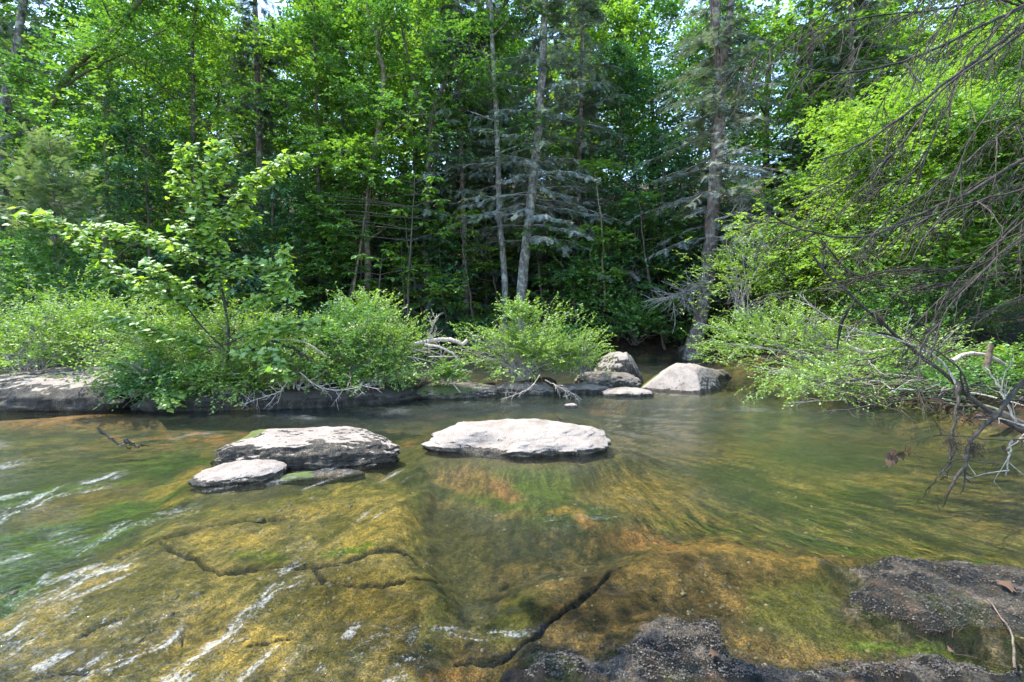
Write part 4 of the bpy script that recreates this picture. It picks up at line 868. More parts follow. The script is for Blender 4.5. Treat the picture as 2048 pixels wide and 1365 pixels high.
# ------------------------------------------------------------------ the wood behind
FAR = 'trees of the wood on the slope'
protos = []
far_lab = ['broadleaf tree of the dense wood rising up the slope', 'yellow-green tree of the dense wood rising up the slope', 'dark hemlock of the dense wood rising up the slope']
def proto_far(kind, seed):
    P = [(0, 0, -.5), (rng.normal(0, .4), rng.normal(0, .4), 9), (rng.normal(0, .8), rng.normal(0, .8), 18)]
    if kind == 2: return hemlock('hemlock', P, .22, .06, 3.0, far_lab[2], seed, 3.4, 90, 22, .6, group=FAR, base=(0, 0, 0))
    return decid('forest_tree', P, .2, .05, 4.5 if seed % 2 else 2.5, far_lab[kind], M[['leaf_mid', 'leaf_bright'][kind]], seed, 'bark_dark', 3.9, 18, 7, 14, 7, .19, group=FAR, base=(0, 0, 0), L=.9)
pk = [0, 0, 1, 1, 2, 2]
protos = [proto_far(k, 200 + i) for i, k in enumerate(pk)]
rgf = np.random.default_rng(44); used = set(); placed = []
def far_tree(px_, Y_, kind=None, s=None):
    x_ = (px_ - 1024) / FPX * Y_
    placed.append((x_, Y_))
    ks = [i for i, k in enumerate(pk) if kind is None or k == kind]; i = int(rgf.choice(ks))
    loc = (x_, Y_, gz(x_, Y_)); rz = rgf.uniform(0, 6.28); sc_ = s or rgf.uniform(.8, 1.2); sc3 = (sc_, sc_, sc_ * rgf.uniform(.9, 1.1))
    lab = ('broadleaf tree', 'yellow-green tree', 'dark hemlock')[pk[i]] + (' low' if Y_ < 30 else ' halfway up' if Y_ < 41 else ' high') + ' on the wooded slope, ' + where(px_)
    if i not in used: used.add(i); r = protos[i]; r.location = loc; r.rotation_euler = (0, 0, rz); r.scale = sc3; r['label'] = lab
    else: copy_tree(protos[i], loc, rz, sc3, lab)
for row, (Y_, step) in enumerate([(26, 5.0), (31, 5.2), (37, 5.6), (45, 6.5), (56, 8)]):
    x_ = -Y_ * 1.25 + rgf.uniform(0, step)
    while x_ < Y_ * 1.3:
        yy = Y_ + rgf.uniform(-2.2, 2.2); px_ = 1024 + FPX * x_ / yy
        gap = (1270 < px_ < 1520 and Y_ > 34)
        kind = None
        if row < 2: kind = 2 if (850 < px_ < 1250 and rgf.random() < .6) else int(rgf.random() < .5)
        if not gap: far_tree(px_, yy, kind)
        x_ += step * rgf.uniform(.75, 1.3)

SAP = 'young hemlocks in the shade of the wood'
sp0 = [hemlock('hemlock_sapling', [(0, 0, -.1), (.05, .03, 2.6), (0, 0, 5.2)], .05, .012, .3, 'small shaded hemlock of the dark understory on the slope', 160 + i, 2.1, 70, 34, .21, foliage='needles', cat='sapling', sag=.28, taper=.85, group=SAP, base=(0, 0, 0)) for i in range(2)]
nsap = 0
for Y_, x0, x1, st in ((21.5, -60, 1560, 150), (23.5, -80, 1600, 120), (26, -80, 1650, 110), (29, -80, 1700, 115)):
    for px_ in np.arange(x0, x1, st):
        p_ = px_ + rgf.uniform(-40, 40); yy = Y_ + rgf.uniform(-1, 1); x_ = (p_ - 1024) / FPX * yy
        if 700 < p_ < 1200 and rgf.random() < .35: continue
        s_ = rgf.uniform(.7, 1.5); loc = (x_, yy, gz(x_, yy)); rz = rgf.uniform(0, 6.28)
        lab = ('small shaded hemlock near the far waterline ' if Y_ < 23 else 'small shaded hemlock farther up the slope ') + where(p_)
        if nsap < 2: sp0[nsap]['label'] = lab; sp0[nsap].location = loc; sp0[nsap].rotation_euler = (0, 0, rz); sp0[nsap].scale = (s_, s_, s_)
        else: copy_tree(sp0[nsap % 2], loc, rz, (s_, s_, s_), lab)
        nsap += 1
# bankside shrubs and ferny growth on the far shore, in the shade
UND = 'shrubs along the far bank'
us = []
for k, (mat_, sd) in enumerate((('leaf_deep', 301), ('leaf_mid', 302), ('leaf_deep', 303))):
    us.append(shrub('bank_shrub', (0, 0, 0), (0, 0, .8), (1.3, 1.1, .9), 330, 'leafy shrub of the green fringe along the far bank', M[mat_], sd, .085, 8, .4, 10, LF_BROAD, 'bark_dark', 'shrub', UND, shell=.35))
spots = [(x, 19.4 + rgf.uniform(-.2, 1.6)) for x in np.arange(560, 1400, 62)] + [(x, 22.5 + rgf.uniform(-.8, 1.5)) for x in np.arange(-60, 700, 75)] + [(x, 19.6 + rgf.uniform(-.4, 1.5)) for x in np.arange(-100, 560, 70)] + [(x, 24 + rgf.uniform(-.8, 3)) for x in np.arange(700, 1500, 90)]
for i, (px_, Y_) in enumerate(spots):
    px_ += rgf.uniform(-15, 15); x_ = (px_ - 1024) / FPX * Y_; s = rgf.uniform(.5, 1.0) * (1.3 if px_ < 560 else .9)
    loc = (x_, Y_, gz(x_, Y_) - .05)
    lab = ('low leafy shrub fringing the far bank ' if Y_ < 21.8 else 'low leafy shrub up the slope ') + where(px_)
    if i < 3: us[i].location = loc; us[i].scale = (s, s, s); us[i]['label'] = lab
    else: copy_tree(us[i % 3], loc, rgf.uniform(0, 6.28), (s, s, s * rgf.uniform(.8, 1.2)), lab)
shrub('bank_shrub', at(1270, 690, 18.9), at(1275, 645, 18.6), (1.7, 1.0, 1.0), 420, 'bright sea-green shrub overhanging the pool behind the wedge-shaped boulder', M['leaf_mid'], 310, .09, 9, .4, 14, LF_BROAD, 'bark_dark', 'shrub', shell=.4)
shrub('bank_shrub', at(1190, 600, 19.4), at(1190, 590, 19.3), (1.4, 1.0, 1.9), 420, 'tall shrub with glinting sunlit leaves below the deep green tree', M['leaf_mid'], 311, .09, 8, .4, 14, LF_BROAD, 'bark_dark', 'shrub', shell=.3)

# umbrella-leaved saplings: every big leaf a part
def whorl_tree(base, tips, label, seed, size=.34, pts_trunk=None):
    rg = np.random.default_rng(seed); root = empty('bigleaf_sapling', base, label, 'sapling')
    mb = MB(); tube1(mb, [base] + pts_trunk, .05, .015, 14, 6, .01)
    tr_ = resample([base] + pts_trunk, 14)
    for tp in tips:
        j = np.argmin(np.linalg.norm(tr_ - tp, axis=1) + (tr_[:, 2] > tp[2]) * 2); tube1(mb, [tr_[j], (tr_[j] + tp) / 2 + [0, 0, .05], tp], .018, .008, 8, 4)
    mb.build('trunk', M['bark_dark'], root, base, smooth=True)
    mbl = MB(); mbl.add(LF_LONG[0], LF_LONG[1], .45); l0 = mbl.build('leaf', M['leaf_mid'], root); l0.location = (0, 0, 0)
    l1 = None
    mbl = MB(); mbl.add(LF_LONG[0], LF_LONG[1], .95); l1 = mbl.build('leaf', M['leaf_mid'], root)
    prot = [l0, l1]; cnt = 0
    for tp in tips:
        a0 = rg.uniform(0, 6)
        for k in range(8):
            a = a0 + k * .785 + rg.normal(0, .1); pr = prot[int(rg.random() < .35)]
            o = pr if (cnt == 0 and pr is l0) or (pr is l1 and not l1.get('u')) else pr.copy()
            if pr is l1: l1['u'] = 1
            if o is not pr: C.objects.link(o); o.parent = root
            if o is l0: cnt = 1
            o.location = Vector(tp - np.array(base)) ; s = size * rg.uniform(.75, 1.15)
            o.scale = (s, s * rg.uniform(.9, 1.3), s); o.rotation_euler = (rg.normal(0, .2), rg.uniform(.0, .45), a); cnt += 1
    for q in (l0, l1):
        if 'u' in q: del q['u']
    for ch in root.children:
        if 'u' in ch: del ch['u']
    return root
tips = [at(x, y, 18 + rng.uniform(-.7, .7)) for x, y in [(720, 510), (760, 530), (800, 515), (740, 560), (785, 555), (820, 540), (700, 545), (775, 500), (745, 515)]]
whorl_tree(at(760, 640, 18.4), tips, 'low big-leaved sapling with star-like leaf whorls above the laurel', 401, .42, [at(758, 580, 18.2), at(765, 510, 18)])
tips = [at(x, y, 18.2 + rng.uniform(-.8, .8)) for x, y in [(790, 360), (830, 350), (870, 355), (815, 380), (855, 390), (880, 400), (790, 395), (870, 425), (845, 445), (885, 465), (800, 420), (860, 375), (640, 400), (670, 420), (650, 450), (620, 430), (690, 440), (600, 410), (660, 470), (630, 390)]]
whorl_tree(at(815, 640, 18.6), tips, 'taller big-leaved sapling whose whorls hang in front of the forked tree', 402, .42, [at(818, 540, 18.4), at(825, 440, 18.3), at(830, 345, 18.2)])

# layered bright sprays of the witch-hazel at the crooked tree
def sprayplates(name, base, plates, label, lmat, seed, leaf=.11, cat='sapling', nsh=60, bmat='bark_brown', flat=.1):
    rg = np.random.default_rng(seed); root = empty(name, base, label, cat); mb = MB(); base = np.array(base)
    tops = np.array([p[0] for p in plates]); top = tops[np.argmax(tops[:, 2])]
    tr_ = tube1(mb, [base, base * .5 + top * .5 + [.1, 0, 0], top], .06, .015, 16, 6, .02)
    mf = MB()
    for cpos, rad in plates:
        j = np.argmin(np.linalg.norm(tr_ - cpos, axis=1) + (tr_[:, 2] > cpos[2]) * .5); tube1(mb, [tr_[j], (tr_[j] + cpos) / 2 + [0, 0, .06], cpos], .02, .006, 8, 4, .01)
        r = np.sqrt(rg.random(nsh)) * rad; a = rg.uniform(0, 6.28, nsh)
        Q = cpos + np.stack([r * np.cos(a), r * np.sin(a), rg.normal(0, flat, nsh) - .12 * r], 1)
        D = nrm(np.stack([np.cos(a), np.sin(a), np.full(nsh, .1)], 1) + rg.normal(0, .3, (nsh, 3)))
        shoots(mf, Q, D, .35, 9, LF_BROAD, leaf, rg, (.55, .2), flat=.75, droop=.15)
    mb.build('trunk', M[bmat], root, base, smooth=True); mf.build('crown', [lmat], root, base); return root
sprayplates('understory_sapling', at(700, 620, 19.2), [(at(690, 300, 19), 1.2), (at(745, 290, 19.2), .9), (at(650, 330, 18.8), .9), (at(720, 330, 18.6), .8)], 'young tree with flat bright leaf layers crossing the crooked trunk', M['leaf_bright'], 411, .12, nsh=80)
sprayplates('understory_sapling', at(1210, 620, 19.0), [(at(1190, 330, 19), .5), (at(1215, 340, 19.2), .5), (at(1180, 465, 18.8), .9), (at(1225, 480, 18.6), .8), (at(1200, 545, 18.6), .9)], 'thin sapling with sunlit leaf layers right of the pale leaning trunks', M['leaf_bright'], 412, .11, nsh=46)

# ------------------------------------------------------------------ right bank: bright leafy trees behind the bare boughs
def rt(px_, Y_, h_, label, seed, lmat='leaf_bright', spread=2.8, z0=1.0, leaf=.085, nl=22, lean=0.0, nsh=20, ncl=8, **k):
    x_ = (px_ - 1024) / FPX * Y_; g_ = gz(x_, Y_)
    P = [(x_, Y_, g_ - .1), (x_ + lean * .4 + .1, Y_, g_ + h_ * .5), (x_ + lean, Y_ - .3, g_ + h_)]
    return decid('broadleaf_tree', P, .12, .03, z0, label, M[lmat], seed, 'bark_moss', spread, nl, ncl, nsh, 9, leaf, group=None, climb=.9, rise=.3, L=.5, layered=.3, **k)
rt(1790, 14.0, 7.0, 'bright yellow-green tree at the right, nearest the big hemlock', 501, lean=-1.5, spread=3.1, tint=(.7, .15))
rt(1990, 12.5, 8.0, 'tall bright green tree at the right edge behind the bare boughs', 502, lean=-1.0, spread=3.2, tint=(.65, .2))
rt(1880, 17.5, 9.0, 'leafy tree filling the gap behind the two bright right-hand trees', 503, lean=-.8, spread=3.4, leaf=.1, tint=(.55, .2))
rt(1900, 11.5, 6.2, 'bright leafy tree low behind the sweeping bare boughs, between the two yellow-green ones', 509, lean=-.6, spread=2.6, tint=(.7, .2))
rt(2130, 10.0, 5.5, 'leafy tree at the right edge low behind the bare boughs', 504, lean=-.8, spread=2.6, lmat='leaf_mid', tint=(.6, .2))
rt(1660, 17.5, 6.0, 'yellow-green young tree right behind the big hemlock', 505, lean=-.6, spread=2.5, leaf=.1, tint=(.6, .2))
rt(2080, 19.0, 12.0, 'tall tree in the upper right corner behind the bright trees', 506, lmat='leaf_mid', spread=4.0, leaf=.13, z0=3)
t = [at(1705, 640, 24), at(1703, 300, 24), at(1702, 60, 24), at(1700, -80, 24)]
hemlock('hemlock', t, .2, .1, 5, 'tall hazy blue-green hemlock in the upper right', 507, 4.2, 90, 26, .45)
t = [at(1620, 640, 27), at(1620, 300, 27), at(1622, 20, 27), at(1622, -80, 27)]
hemlock('hemlock', t, .2, .1, 6, 'hemlock seen between the big hemlock and the bright right-hand trees', 508, 3.4, 70, 24, .45)

USG = 'leafy saplings lit by gaps in the wood'
up0 = []
for i in range(3):
    rgu = np.random.default_rng(450 + i); pl = [(np.array([rgu.normal(0, .9), rgu.normal(0, .6), z_]), rgu.uniform(.5, .95)) for z_ in np.linspace(1.2, 5.4, 8)]
    up0.append(sprayplates('understory_sapling', np.array([0., 0., 0.]), pl, 'slim sapling with level layers of leaves under the trees of the far bank', M[['leaf_mid', 'leaf_deep', 'leaf_bright'][i]], 460 + i, .12, nsh=40, bmat='bark_dark')); up0[-1]['group'] = USG
nu = 0
for px_, Y_ in [(430, 20.6), (520, 21.8), (590, 20.3), (655, 22.5), (720, 24.5), (780, 21.6), (835, 23.5), (890, 25), (950, 22.8), (1025, 24.2), (1080, 22.3), (1120, 24.8), (1180, 21), (1215, 23), (1290, 21.8), (1350, 20.4), (1480, 20.6), (330, 20.0), (230, 21), (120, 20.2), (60, 19.6), (860, 20.4), (970, 27), (1060, 28), (760, 28), (640, 26.5), (590, 19.3), (680, 19.5), (900, 19.6), (955, 20.0), (1100, 19.7), (1160, 19.4), (820, 19.2), (1330, 19.3), (1235, 20.2), (1010, 21.4), (715, 21.0), (880, 22.2), (1140, 23.0), (930, 24), (1050, 26), (800, 26)]:
    x_ = (px_ - 1024) / FPX * Y_; s_ = rgf.uniform(.75, 1.3); loc = (x_, Y_, gz(x_, Y_) - .05); rz = rgf.uniform(0, 6.28)
    lab = 'slim sapling with level leaf layers ' + ('near the far waterline ' if Y_ < 21.7 else 'a little up the slope ' if Y_ < 24 else 'well up the slope ') + where(px_)
    if nu < 3: up0[nu]['label'] = lab; up0[nu].location = loc; up0[nu].rotation_euler = (0, 0, rz); up0[nu].scale = (s_, s_, s_)
    else: copy_tree(up0[nu % 3], loc, rz, (s_, s_, s_), lab)
    nu += 1
P = [(-4.6, -1.6, -.1), (-4.3, -1.2, 3), (-3.9, -.6, 6.5), (-3.6, -.2, 9)]  # tree added out of frame, boughs placed to shade the near bed
decid('offscreen_shade_tree', P, .2, .06, 5.5, 'unseen broadleaf tree behind the viewer, added to shade the golden slab', M['leaf_mid'], 520, 'bark_brown', 1.7, 5, 4, 10, 7, .1, limbs=[([(-4.1, -.9, 5), (-4.2, .8, 6.4), (-3.6, 2.4, 7.0), (-3.0, 3.6, 7.2)], .07, .02), ([(-3.9, -.6, 5.5), (-3.4, .8, 6.6), (-2.8, 2.2, 7.0), (-1.9, 3.0, 7.1)], .06, .02)], L=.4)
# thicket leaning over the creek from the right bank
shrub('laurel_thicket', at(1700, 770, 11.0), at(1560, 690, 11.5), (2.3, 1.6, .95), 1300, 'sprawling laurel thicket leaning over the pool from the right bank', M['leaf_shrub'], 601, .055, 9, .34, 60, LF_SIMPLE, 'twig_grey', shell=.35, lump=.3, stemr=.02)
shrub('laurel_thicket', at(1740, 810, 9.0), at(1650, 770, 9.0), (1.5, .9, .5), 650, 'low drooping laurel branches dipping to the water under the right thicket', M['leaf_shrub'], 602, .05, 9, .3, 40, LF_SIMPLE, 'twig_grey', shell=.3, lump=.4, stemr=.016, up=-.1)
shrub('bank_shrub', at(1860, 740, 10.5), at(1850, 640, 11.0), (2.0, 1.4, 1.3), 800, 'green leafy bush above the driftwood tangle on the right bank', M['leaf_mid'], 603, .06, 9, .36, 34, LF_BROAD, 'twig_dark', shell=.35, stemr=.02)
shrub('bank_shrub', at(2010, 790, 8.6), at(2020, 740, 8.6), (1.0, .8, .45), 320, 'small fresh green bush among the driftwood at the right edge', M['leaf_bright'], 604, .055, 8, .3, 14, LF_BROAD, 'twig_dark', shell=.35)
shrub('bank_shrub', at(1930, 800, 7.6), at(1930, 770, 7.7), (1.3, .9, .42), 420, 'low leafy growth pushing through the flood brush on the right bank', M['leaf_mid'], 606, .05, 8, .3, 20, LF_SIMPLE, 'twig_dark', shell=.3, lump=.5)
shrub('laurel_thicket', at(1820, 800, 9.5), at(1790, 725, 9.3), (1.5, .9, .7), 620, 'middle of the right thicket, leaves mixed with grey dead twigs', M['leaf_shrub'], 607, .055, 9, .34, 60, LF_SIMPLE, 'twig_grey', shell=.3, lump=.5, stemr=.016)
shrub('bank_shrub', at(1480, 640, 14.5), at(1500, 560, 14.5), (1.8, 1.2, 1.3), 600, 'yellow-green bush rising behind the laurel thicket beside the big hemlock', M['leaf_shrub'], 605, .07, 8, .38, 24, LF_SIMPLE, 'twig_grey', shell=.35)

# ------------------------------------------------------------------ island vegetation
IS = []
def isl(name, bpx, Y, cpx, cpy, rx, rz, ry, nsh, label, seed, lmat='leaf_shrub', **k):
    b = at(bpx, 0, Y); b[2] = max(gz(b[0], b[1]), .32)
    return shrub(name, b, at(cpx, cpy, Y), (rx, ry, rz), nsh, label, M[lmat], seed, **k)
isl('laurel_shrub', 60, 9.6, 60, 700, 1.7, .85, 1.0, 1000, 'sunny mounded shrub above the pale ledge at the left edge', 701, leafsize=.055)
isl('laurel_shrub', 190, 10.4, 190, 655, 1.6, .85, 1.0, 900, 'rounded sunny shrub between the left edge shrub and the maple', 702, leafsize=.065, tpl=LF_LONG, lump=.8)
isl('laurel_shrub', 330, 9.0, 330, 715, 1.1, .75, .8, 900, 'dense shrub spilling over the dark ledge below the maple\'s left limb', 703, leafsize=.055)
isl('laurel_shrub', 450, 8.25, 450, 765, .8, .42, .4, 560, 'shrub edge drooping over the black ledge right under the maple', 714, leafsize=.055, shell=.35, up=-.05)
isl('laurel_shrub', 600, 8.5, 600, 748, .8, .36, .4, 520, 'shrub edge with bare grey twigs over the middle of the black ledge', 715, leafsize=.05, shell=.35, up=0)
isl('laurel_shrub', 745, 8.95, 750, 745, .75, .4, .4, 480, 'shrub edge over the right part of the black ledge', 716, leafsize=.05, shell=.35, up=0)
isl('laurel_shrub', 300, 8.0, 290, 768, .8, .42, .45, 560, 'low shrub hanging to the water at the left end of the black ledge', 709, leafsize=.055, lmat='leaf_mid', shell=.35, up=-.1)
isl('laurel_shrub', 500, 9.2, 500, 700, 1.25, .85, .85, 1050, 'broad shrub around the foot of the maple sapling', 704, leafsize=.05, flowers=8)
isl('laurel_shrub', 660, 9.3, 665, 700, 1.15, .75, .8, 1000, 'leafy shrub right of the maple with dead twigs below', 705, lmat='leaf_mid', tpl=LF_LONG, leafsize=.07, flowers=24)
isl('laurel_shrub', 770, 9.6, 775, 705, .8, .72, .7, 800, 'bright shrub at the right end of the black ledge', 706, leafsize=.045, lump=.8, flowers=14)
isl('laurel_shrub', 1040, 10.2, 1050, 705, 1.25, .78, .85, 1250, 'round bright shrub standing alone right of the driftwood', 707, leafsize=.05, nstem=44, flowers=8)
isl('laurel_shrub', 1160, 10.6, 1150, 715, .65, .5, .6, 420, 'right-hand lobe of bright shrub beside the tall rounded boulder', 710, leafsize=.05)
isl('seedling_bush', 893, 9.3, 893, 748, .3, .25, .25, 120, 'small bright seedling bush under the bleached driftwood', 708, lmat='leaf_bright', leafsize=.055, nstem=6, cat='bush')
isl('laurel_shrub', 735, 10.3, 730, 640, .55, .55, .5, 300, 'taller leafy shoots with pink-white blossom behind the bright ledge shrub', 711, leafsize=.06, flowers=30, nstem=8)
isl('laurel_shrub', 1035, 10.3, 1035, 625, .4, .3, .35, 120, 'upright sprigs topping the round bright shrub', 712, leafsize=.06, nstem=6)
isl('bank_shrub', 70, 12.6, 70, 590, 1.7, 1.5, 1.2, 800, 'darker green bush rising behind the left edge shrubs', 713, lmat='leaf_mid', leafsize=.075, tpl=LF_BROAD, nstem=16)

# bare dead twigs hanging in front of the ledge
def twigspray(name, pts, Y, label, seed, r=.012, mat='driftwood', nb=14, L=.35, cat='branch', sub=3, group=None, dirn=None, part=None, droop=.1):
    rg = np.random.default_rng(seed); P = path(pts, Y); mb = MB(); q = tube1(mb, P, r, r * .45, 20, 6, r * .5, rg=rg)
    T = nrm(np.gradient(q, axis=0)); k = rg.integers(3, 19, nb); A = q[k]
    D = T[k] * rg.uniform(.3, 1, (nb, 1)) + rg.normal(0, .5, (nb, 3)); D[:, 2] -= droop; D = nrm(D); ln = L * rg.uniform(.4, 1.2, nb)
    kk = np.linspace(0, 1, 6)[None, :, None]
    def grow(A, D, ln, rad):
        B = A[:, None] + D[:, None] * ln[:, None, None] * kk + np.cumsum(rg.normal(0, .04, (len(A), 6, 3)), 1) * ln[:, None, None] * kk
        tubes(mb, B, np.linspace(rad, rad * .4, 6)[None], 4); return B
    B = grow(A, D, ln, r * .5)
    for s in range(sub):
        j = rg.integers(1, 5, len(B)); A2 = B[np.arange(len(B)), j]; D2 = nrm(D + rg.normal(0, .7, D.shape) - [0, 0, droop]); grow(A2, D2, ln * rg.uniform(.3, .7, len(B)), r * .3)
    if part is not None: return mb, q
    root = mb.build(name, M[mat], base=tuple(P[0])); return tag(root, label, cat, group)
twigspray('dead_branch', [(580, 758), (555, 785), (510, 800), (480, 812)], 8.0, 'bleached dead branch hanging over the black ledge, left one', 801, .011, nb=16, L=.3)
twigspray('dead_branch', [(600, 745), (640, 775), (690, 780), (740, 768)], 8.1, 'bleached forked dead branch hanging over the middle of the black ledge', 802, .011, nb=18, L=.3)
twigspray('dead_branch', [(410, 755), (450, 750), (480, 748)], 8.1, 'short pale dead twig under the maple foot', 803, .009, nb=5, L=.15)
twigspray('dead_branch', [(1080, 750), (1060, 775), (1030, 790), (1000, 800)], 9.2, 'dead twigs trailing to the water under the round bright shrub, left one', 804, .010, nb=14, L=.3)
twigspray('dead_branch', [(1090, 760), (1120, 775), (1150, 790), (1165, 800)], 9.2, 'dead twigs trailing to the water under the round bright shrub, right one', 805, .010, nb=14, L=.28)
twigspray('fallen_branch', [(545, 682), (590, 700), (625, 722), (660, 752)], 8.4, 'dark fallen branch slanting down through the shrub right of the maple', 806, .035, 'twig_dark', nb=5, L=.3)
twigspray('fallen_branch', [(540, 678), (600, 682), (640, 705), (655, 716)], 8.35, 'thin pale branch beside the dark fallen one', 807, .014, nb=4, L=.2)
twigspray('water_stick', [(195, 856), (218, 876), (245, 890), (262, 896)], 5.75, 'dark forked stick poking up from the left stream', 808, .017, 'twig_dark', nb=2, L=.16, cat='stick', sub=0)
twigspray('water_stick', [(248, 880), (262, 888), (275, 893), (284, 893)], 5.72, 'short thick stub beside the forked stick in the left stream', 809, .022, 'twig_dark', nb=2, L=.08, cat='stick', sub=0)
twigspray('twig', [(1112, 832), (1118, 838), (1124, 845)], 6.6, 'tiny twig in the water just behind the pale boulder', 810, .006, 'twig_dark', nb=2, L=.1, cat='twig', sub=0)
twigspray('dead_branch', [(852, 775), (855, 720), (853, 680), (848, 650)], 9.0, 'thin upright dead stem left of the driftwood', 811, .008, 'twig_dark', nb=6, L=.25, droop=-.3)
# driftwood heap
W = path([(828, 690), (860, 682), (900, 680), (925, 688), (935, 680)], 9.5)
mb = MB(); tube1(mb, W, .045, .04, 18, 9, .008); cap(mb, W[-1], W[-1] - W[-2], .042, .5, 1)
tag(mb.build('driftwood_log', [M['driftwood'], M['cut_wood']], base=tuple(W[0]), smooth=True), 'bleached curved driftwood limb on top of the heap left of the round shrub', 'driftwood')
W = path([(850, 690), (880, 695), (905, 708), (915, 720)], 9.35)
mb = MB(); tube1(mb, W, .03, .02, 14, 8, .006); tag(mb.build('driftwood_log', M['driftwood'], base=tuple(W[0]), smooth=True), 'second bleached limb below the top one in the driftwood heap', 'driftwood')
W = path([(840, 660), (852, 680), (862, 668), (868, 645)], 9.5)
twigspray('dead_branch', [(855, 690), (860, 668), (866, 645)], 9.45, 'upright broken dead snag in the driftwood heap', 812, .018, nb=9, L=.3, droop=-.5)
rg = np.random.default_rng(55)
heap = empty('driftwood_heap', (at(880, 740, 9.5)), 'jumble of small bleached sticks below the curved driftwood limbs', 'driftwood heap')
for i in range(34):
    c_ = at(rg.uniform(840, 930), rg.uniform(700, 772), 9.4 + rg.uniform(-.25, .35)); d = nrm(np.array([rg.normal(0, 1), rg.normal(0, .5), rg.normal(0, .45)])) * rg.uniform(.12, .4)
    mb = MB(); tube1(mb, [c_ - d, c_ + rg.normal(0, .03, 3), c_ + d], rg.uniform(.006, .016), .004, 8, 5); mb.build('stick', M['driftwood'], heap, np.array(heap.location))

# ------------------------------------------------------------------ maple sapling: every large leaf a part
rg = np.random.default_rng(900)
MY = 8.4
mbase = at(456, 735, MY)
root = empty('maple_sapling', mbase, 'sunlit maple sapling with lobed leaves and one long limb reaching left', 'sapling')
limbs = [([(456, 735), (456, 660), (447, 600), (437, 540), (430, 480), (420, 430), (408, 380), (400, 330), (385, 290)], MY, MY, .026),
         ([(450, 700), (400, 650), (365, 605), (310, 585), (250, 560), (200, 520), (150, 470), (110, 445), (60, 432), (28, 440)], MY, 8.0, .017),
         ([(437, 540), (400, 520), (340, 495), (290, 475), (230, 462), (180, 455)], MY, 8.8, .011),
         ([(430, 480), (460, 430), (490, 390), (520, 360), (555, 335), (595, 312)], MY, 8.1, .012),
         ([(420, 430), (385, 400), (360, 380), (350, 350)], MY, 8.7, .009), ([(408, 380), (440, 350), (450, 320), (430, 285)], MY, 8.6, .009),
         ([(456, 640), (500, 610), (540, 590), (562, 545), (570, 495)], MY, 8.2, .011), ([(440, 560), (480, 540), (520, 530), (560, 560), (590, 590)], MY, 8.0, .010),
         ([(450, 690), (520, 660), (600, 650), (650, 640)], MY, 8.0, .012), ([(456, 700), (400, 690), (330, 670), (270, 650), (220, 640)], MY, 7.9, .012),
         ([(447, 600), (380, 580), (340, 560), (300, 530)], MY, 8.0, .009), ([(430, 500), (390, 470), (360, 450)], MY, 8.1, .008), ([(425, 450), (470, 440), (510, 430)], MY, 8.5, .008),
         ([(400, 340), (370, 320), (360, 300)], MY, 8.4, .006), ([(456, 720), (400, 740), (350, 790), (345, 812)], MY, 7.7, .010), ([(456, 715), (500, 700), (540, 720), (560, 745)], MY, 7.7, .009)]
mb = MB(); LP = []
for pts, y0, y1, r0 in limbs:
    P = path(pts, np.linspace(y0, y1, len(pts))); q = tube1(mb, P, r0, r0 * .3, 26, 7, r0 * .25, rg=rg)
    ln = np.linalg.norm(P[-1] - P[0]); n_ = int(ln * (78 if r0 < .02 else 56)) + 16
    for _ in range(n_):
        t = rg.uniform(.22, 1) if r0 < .02 else rg.uniform(.35, 1); k = t * 25; o = np.array([np.interp(k, np.arange(26), q[:, j]) for j in range(3)])
        d = nrm(rg.normal(0, 1, 3) * [1, 1, .5]); e = o + d * rg.uniform(.05, .30) * (1.1 - .4 * t); mid = (o + e) / 2 + [0, 0, .03]
        tubes(mb, np.stack([o, mid, e])[None], np.array([[.0035, .0025, .0015]]), 3)
        for _l in range(rg.integers(1, 4)):
            pp = o + (e - o) * rg.uniform(.5, 1.1) + rg.normal(0, .04, 3); LP.append((pp, nrm(d * [1, 1, 0] + rg.normal(0, .6, 3) * [1, 1, .4] + [0, 0, -.35])))
mb.build('trunk', M['twig_dark'], root, mbase, smooth=True)
LP = [LP[i] for i in rg.permutation(len(LP))]
lm = []
for tv in (.35, .6, .9):
    mbl = MB(); mbl.add(LF_MAPLE[0], LF_MAPLE[1], tv); lm.append(mbl)
protoL = [b.build('leaf', M['leaf_maple'], root) for b in lm]
usedL = set()
for i, (pp, d) in enumerate(LP[:300]):
    k = int(rg.choice(3, p=[.35, .4, .25])); o = protoL[k]
    if k in usedL: o = o.copy(); C.objects.link(o); o.parent = root
    usedL.add(k); o.location = Vector(pp - mbase); s = rg.uniform(.085, .14)
    o.scale = (s, s, s); n_ = nrm(np.array([0, -.35, 1]) + rg.normal(0, .4, 3)); X = nrm(d - n_ * d.dot(n_)); Yv = np.cross(n_, X)
    from mathutils import Matrix
    o.rotation_euler = Matrix(np.stack([X, Yv, n_], 1).tolist()).to_euler()
rest = LP[300:]
mb = MB(); Pp = np.array([p for p, d in rest]); Dd = np.array([d for p, d in rest]); n_ = len(rest)
leaves(mb, Pp, Dd, nrm(np.array([0, -.35, 1.]) + rg.normal(0, .4, (n_, 3))), rg.uniform(.07, .13, n_), LF_MAPLE, np.clip(rg.normal(.55, .25, n_), 0, 1))
o = mb.build('foliage', [M['leaf_maple']], root, mbase); o['kind'] = 'stuff'
print('maple leaves', len(LP))

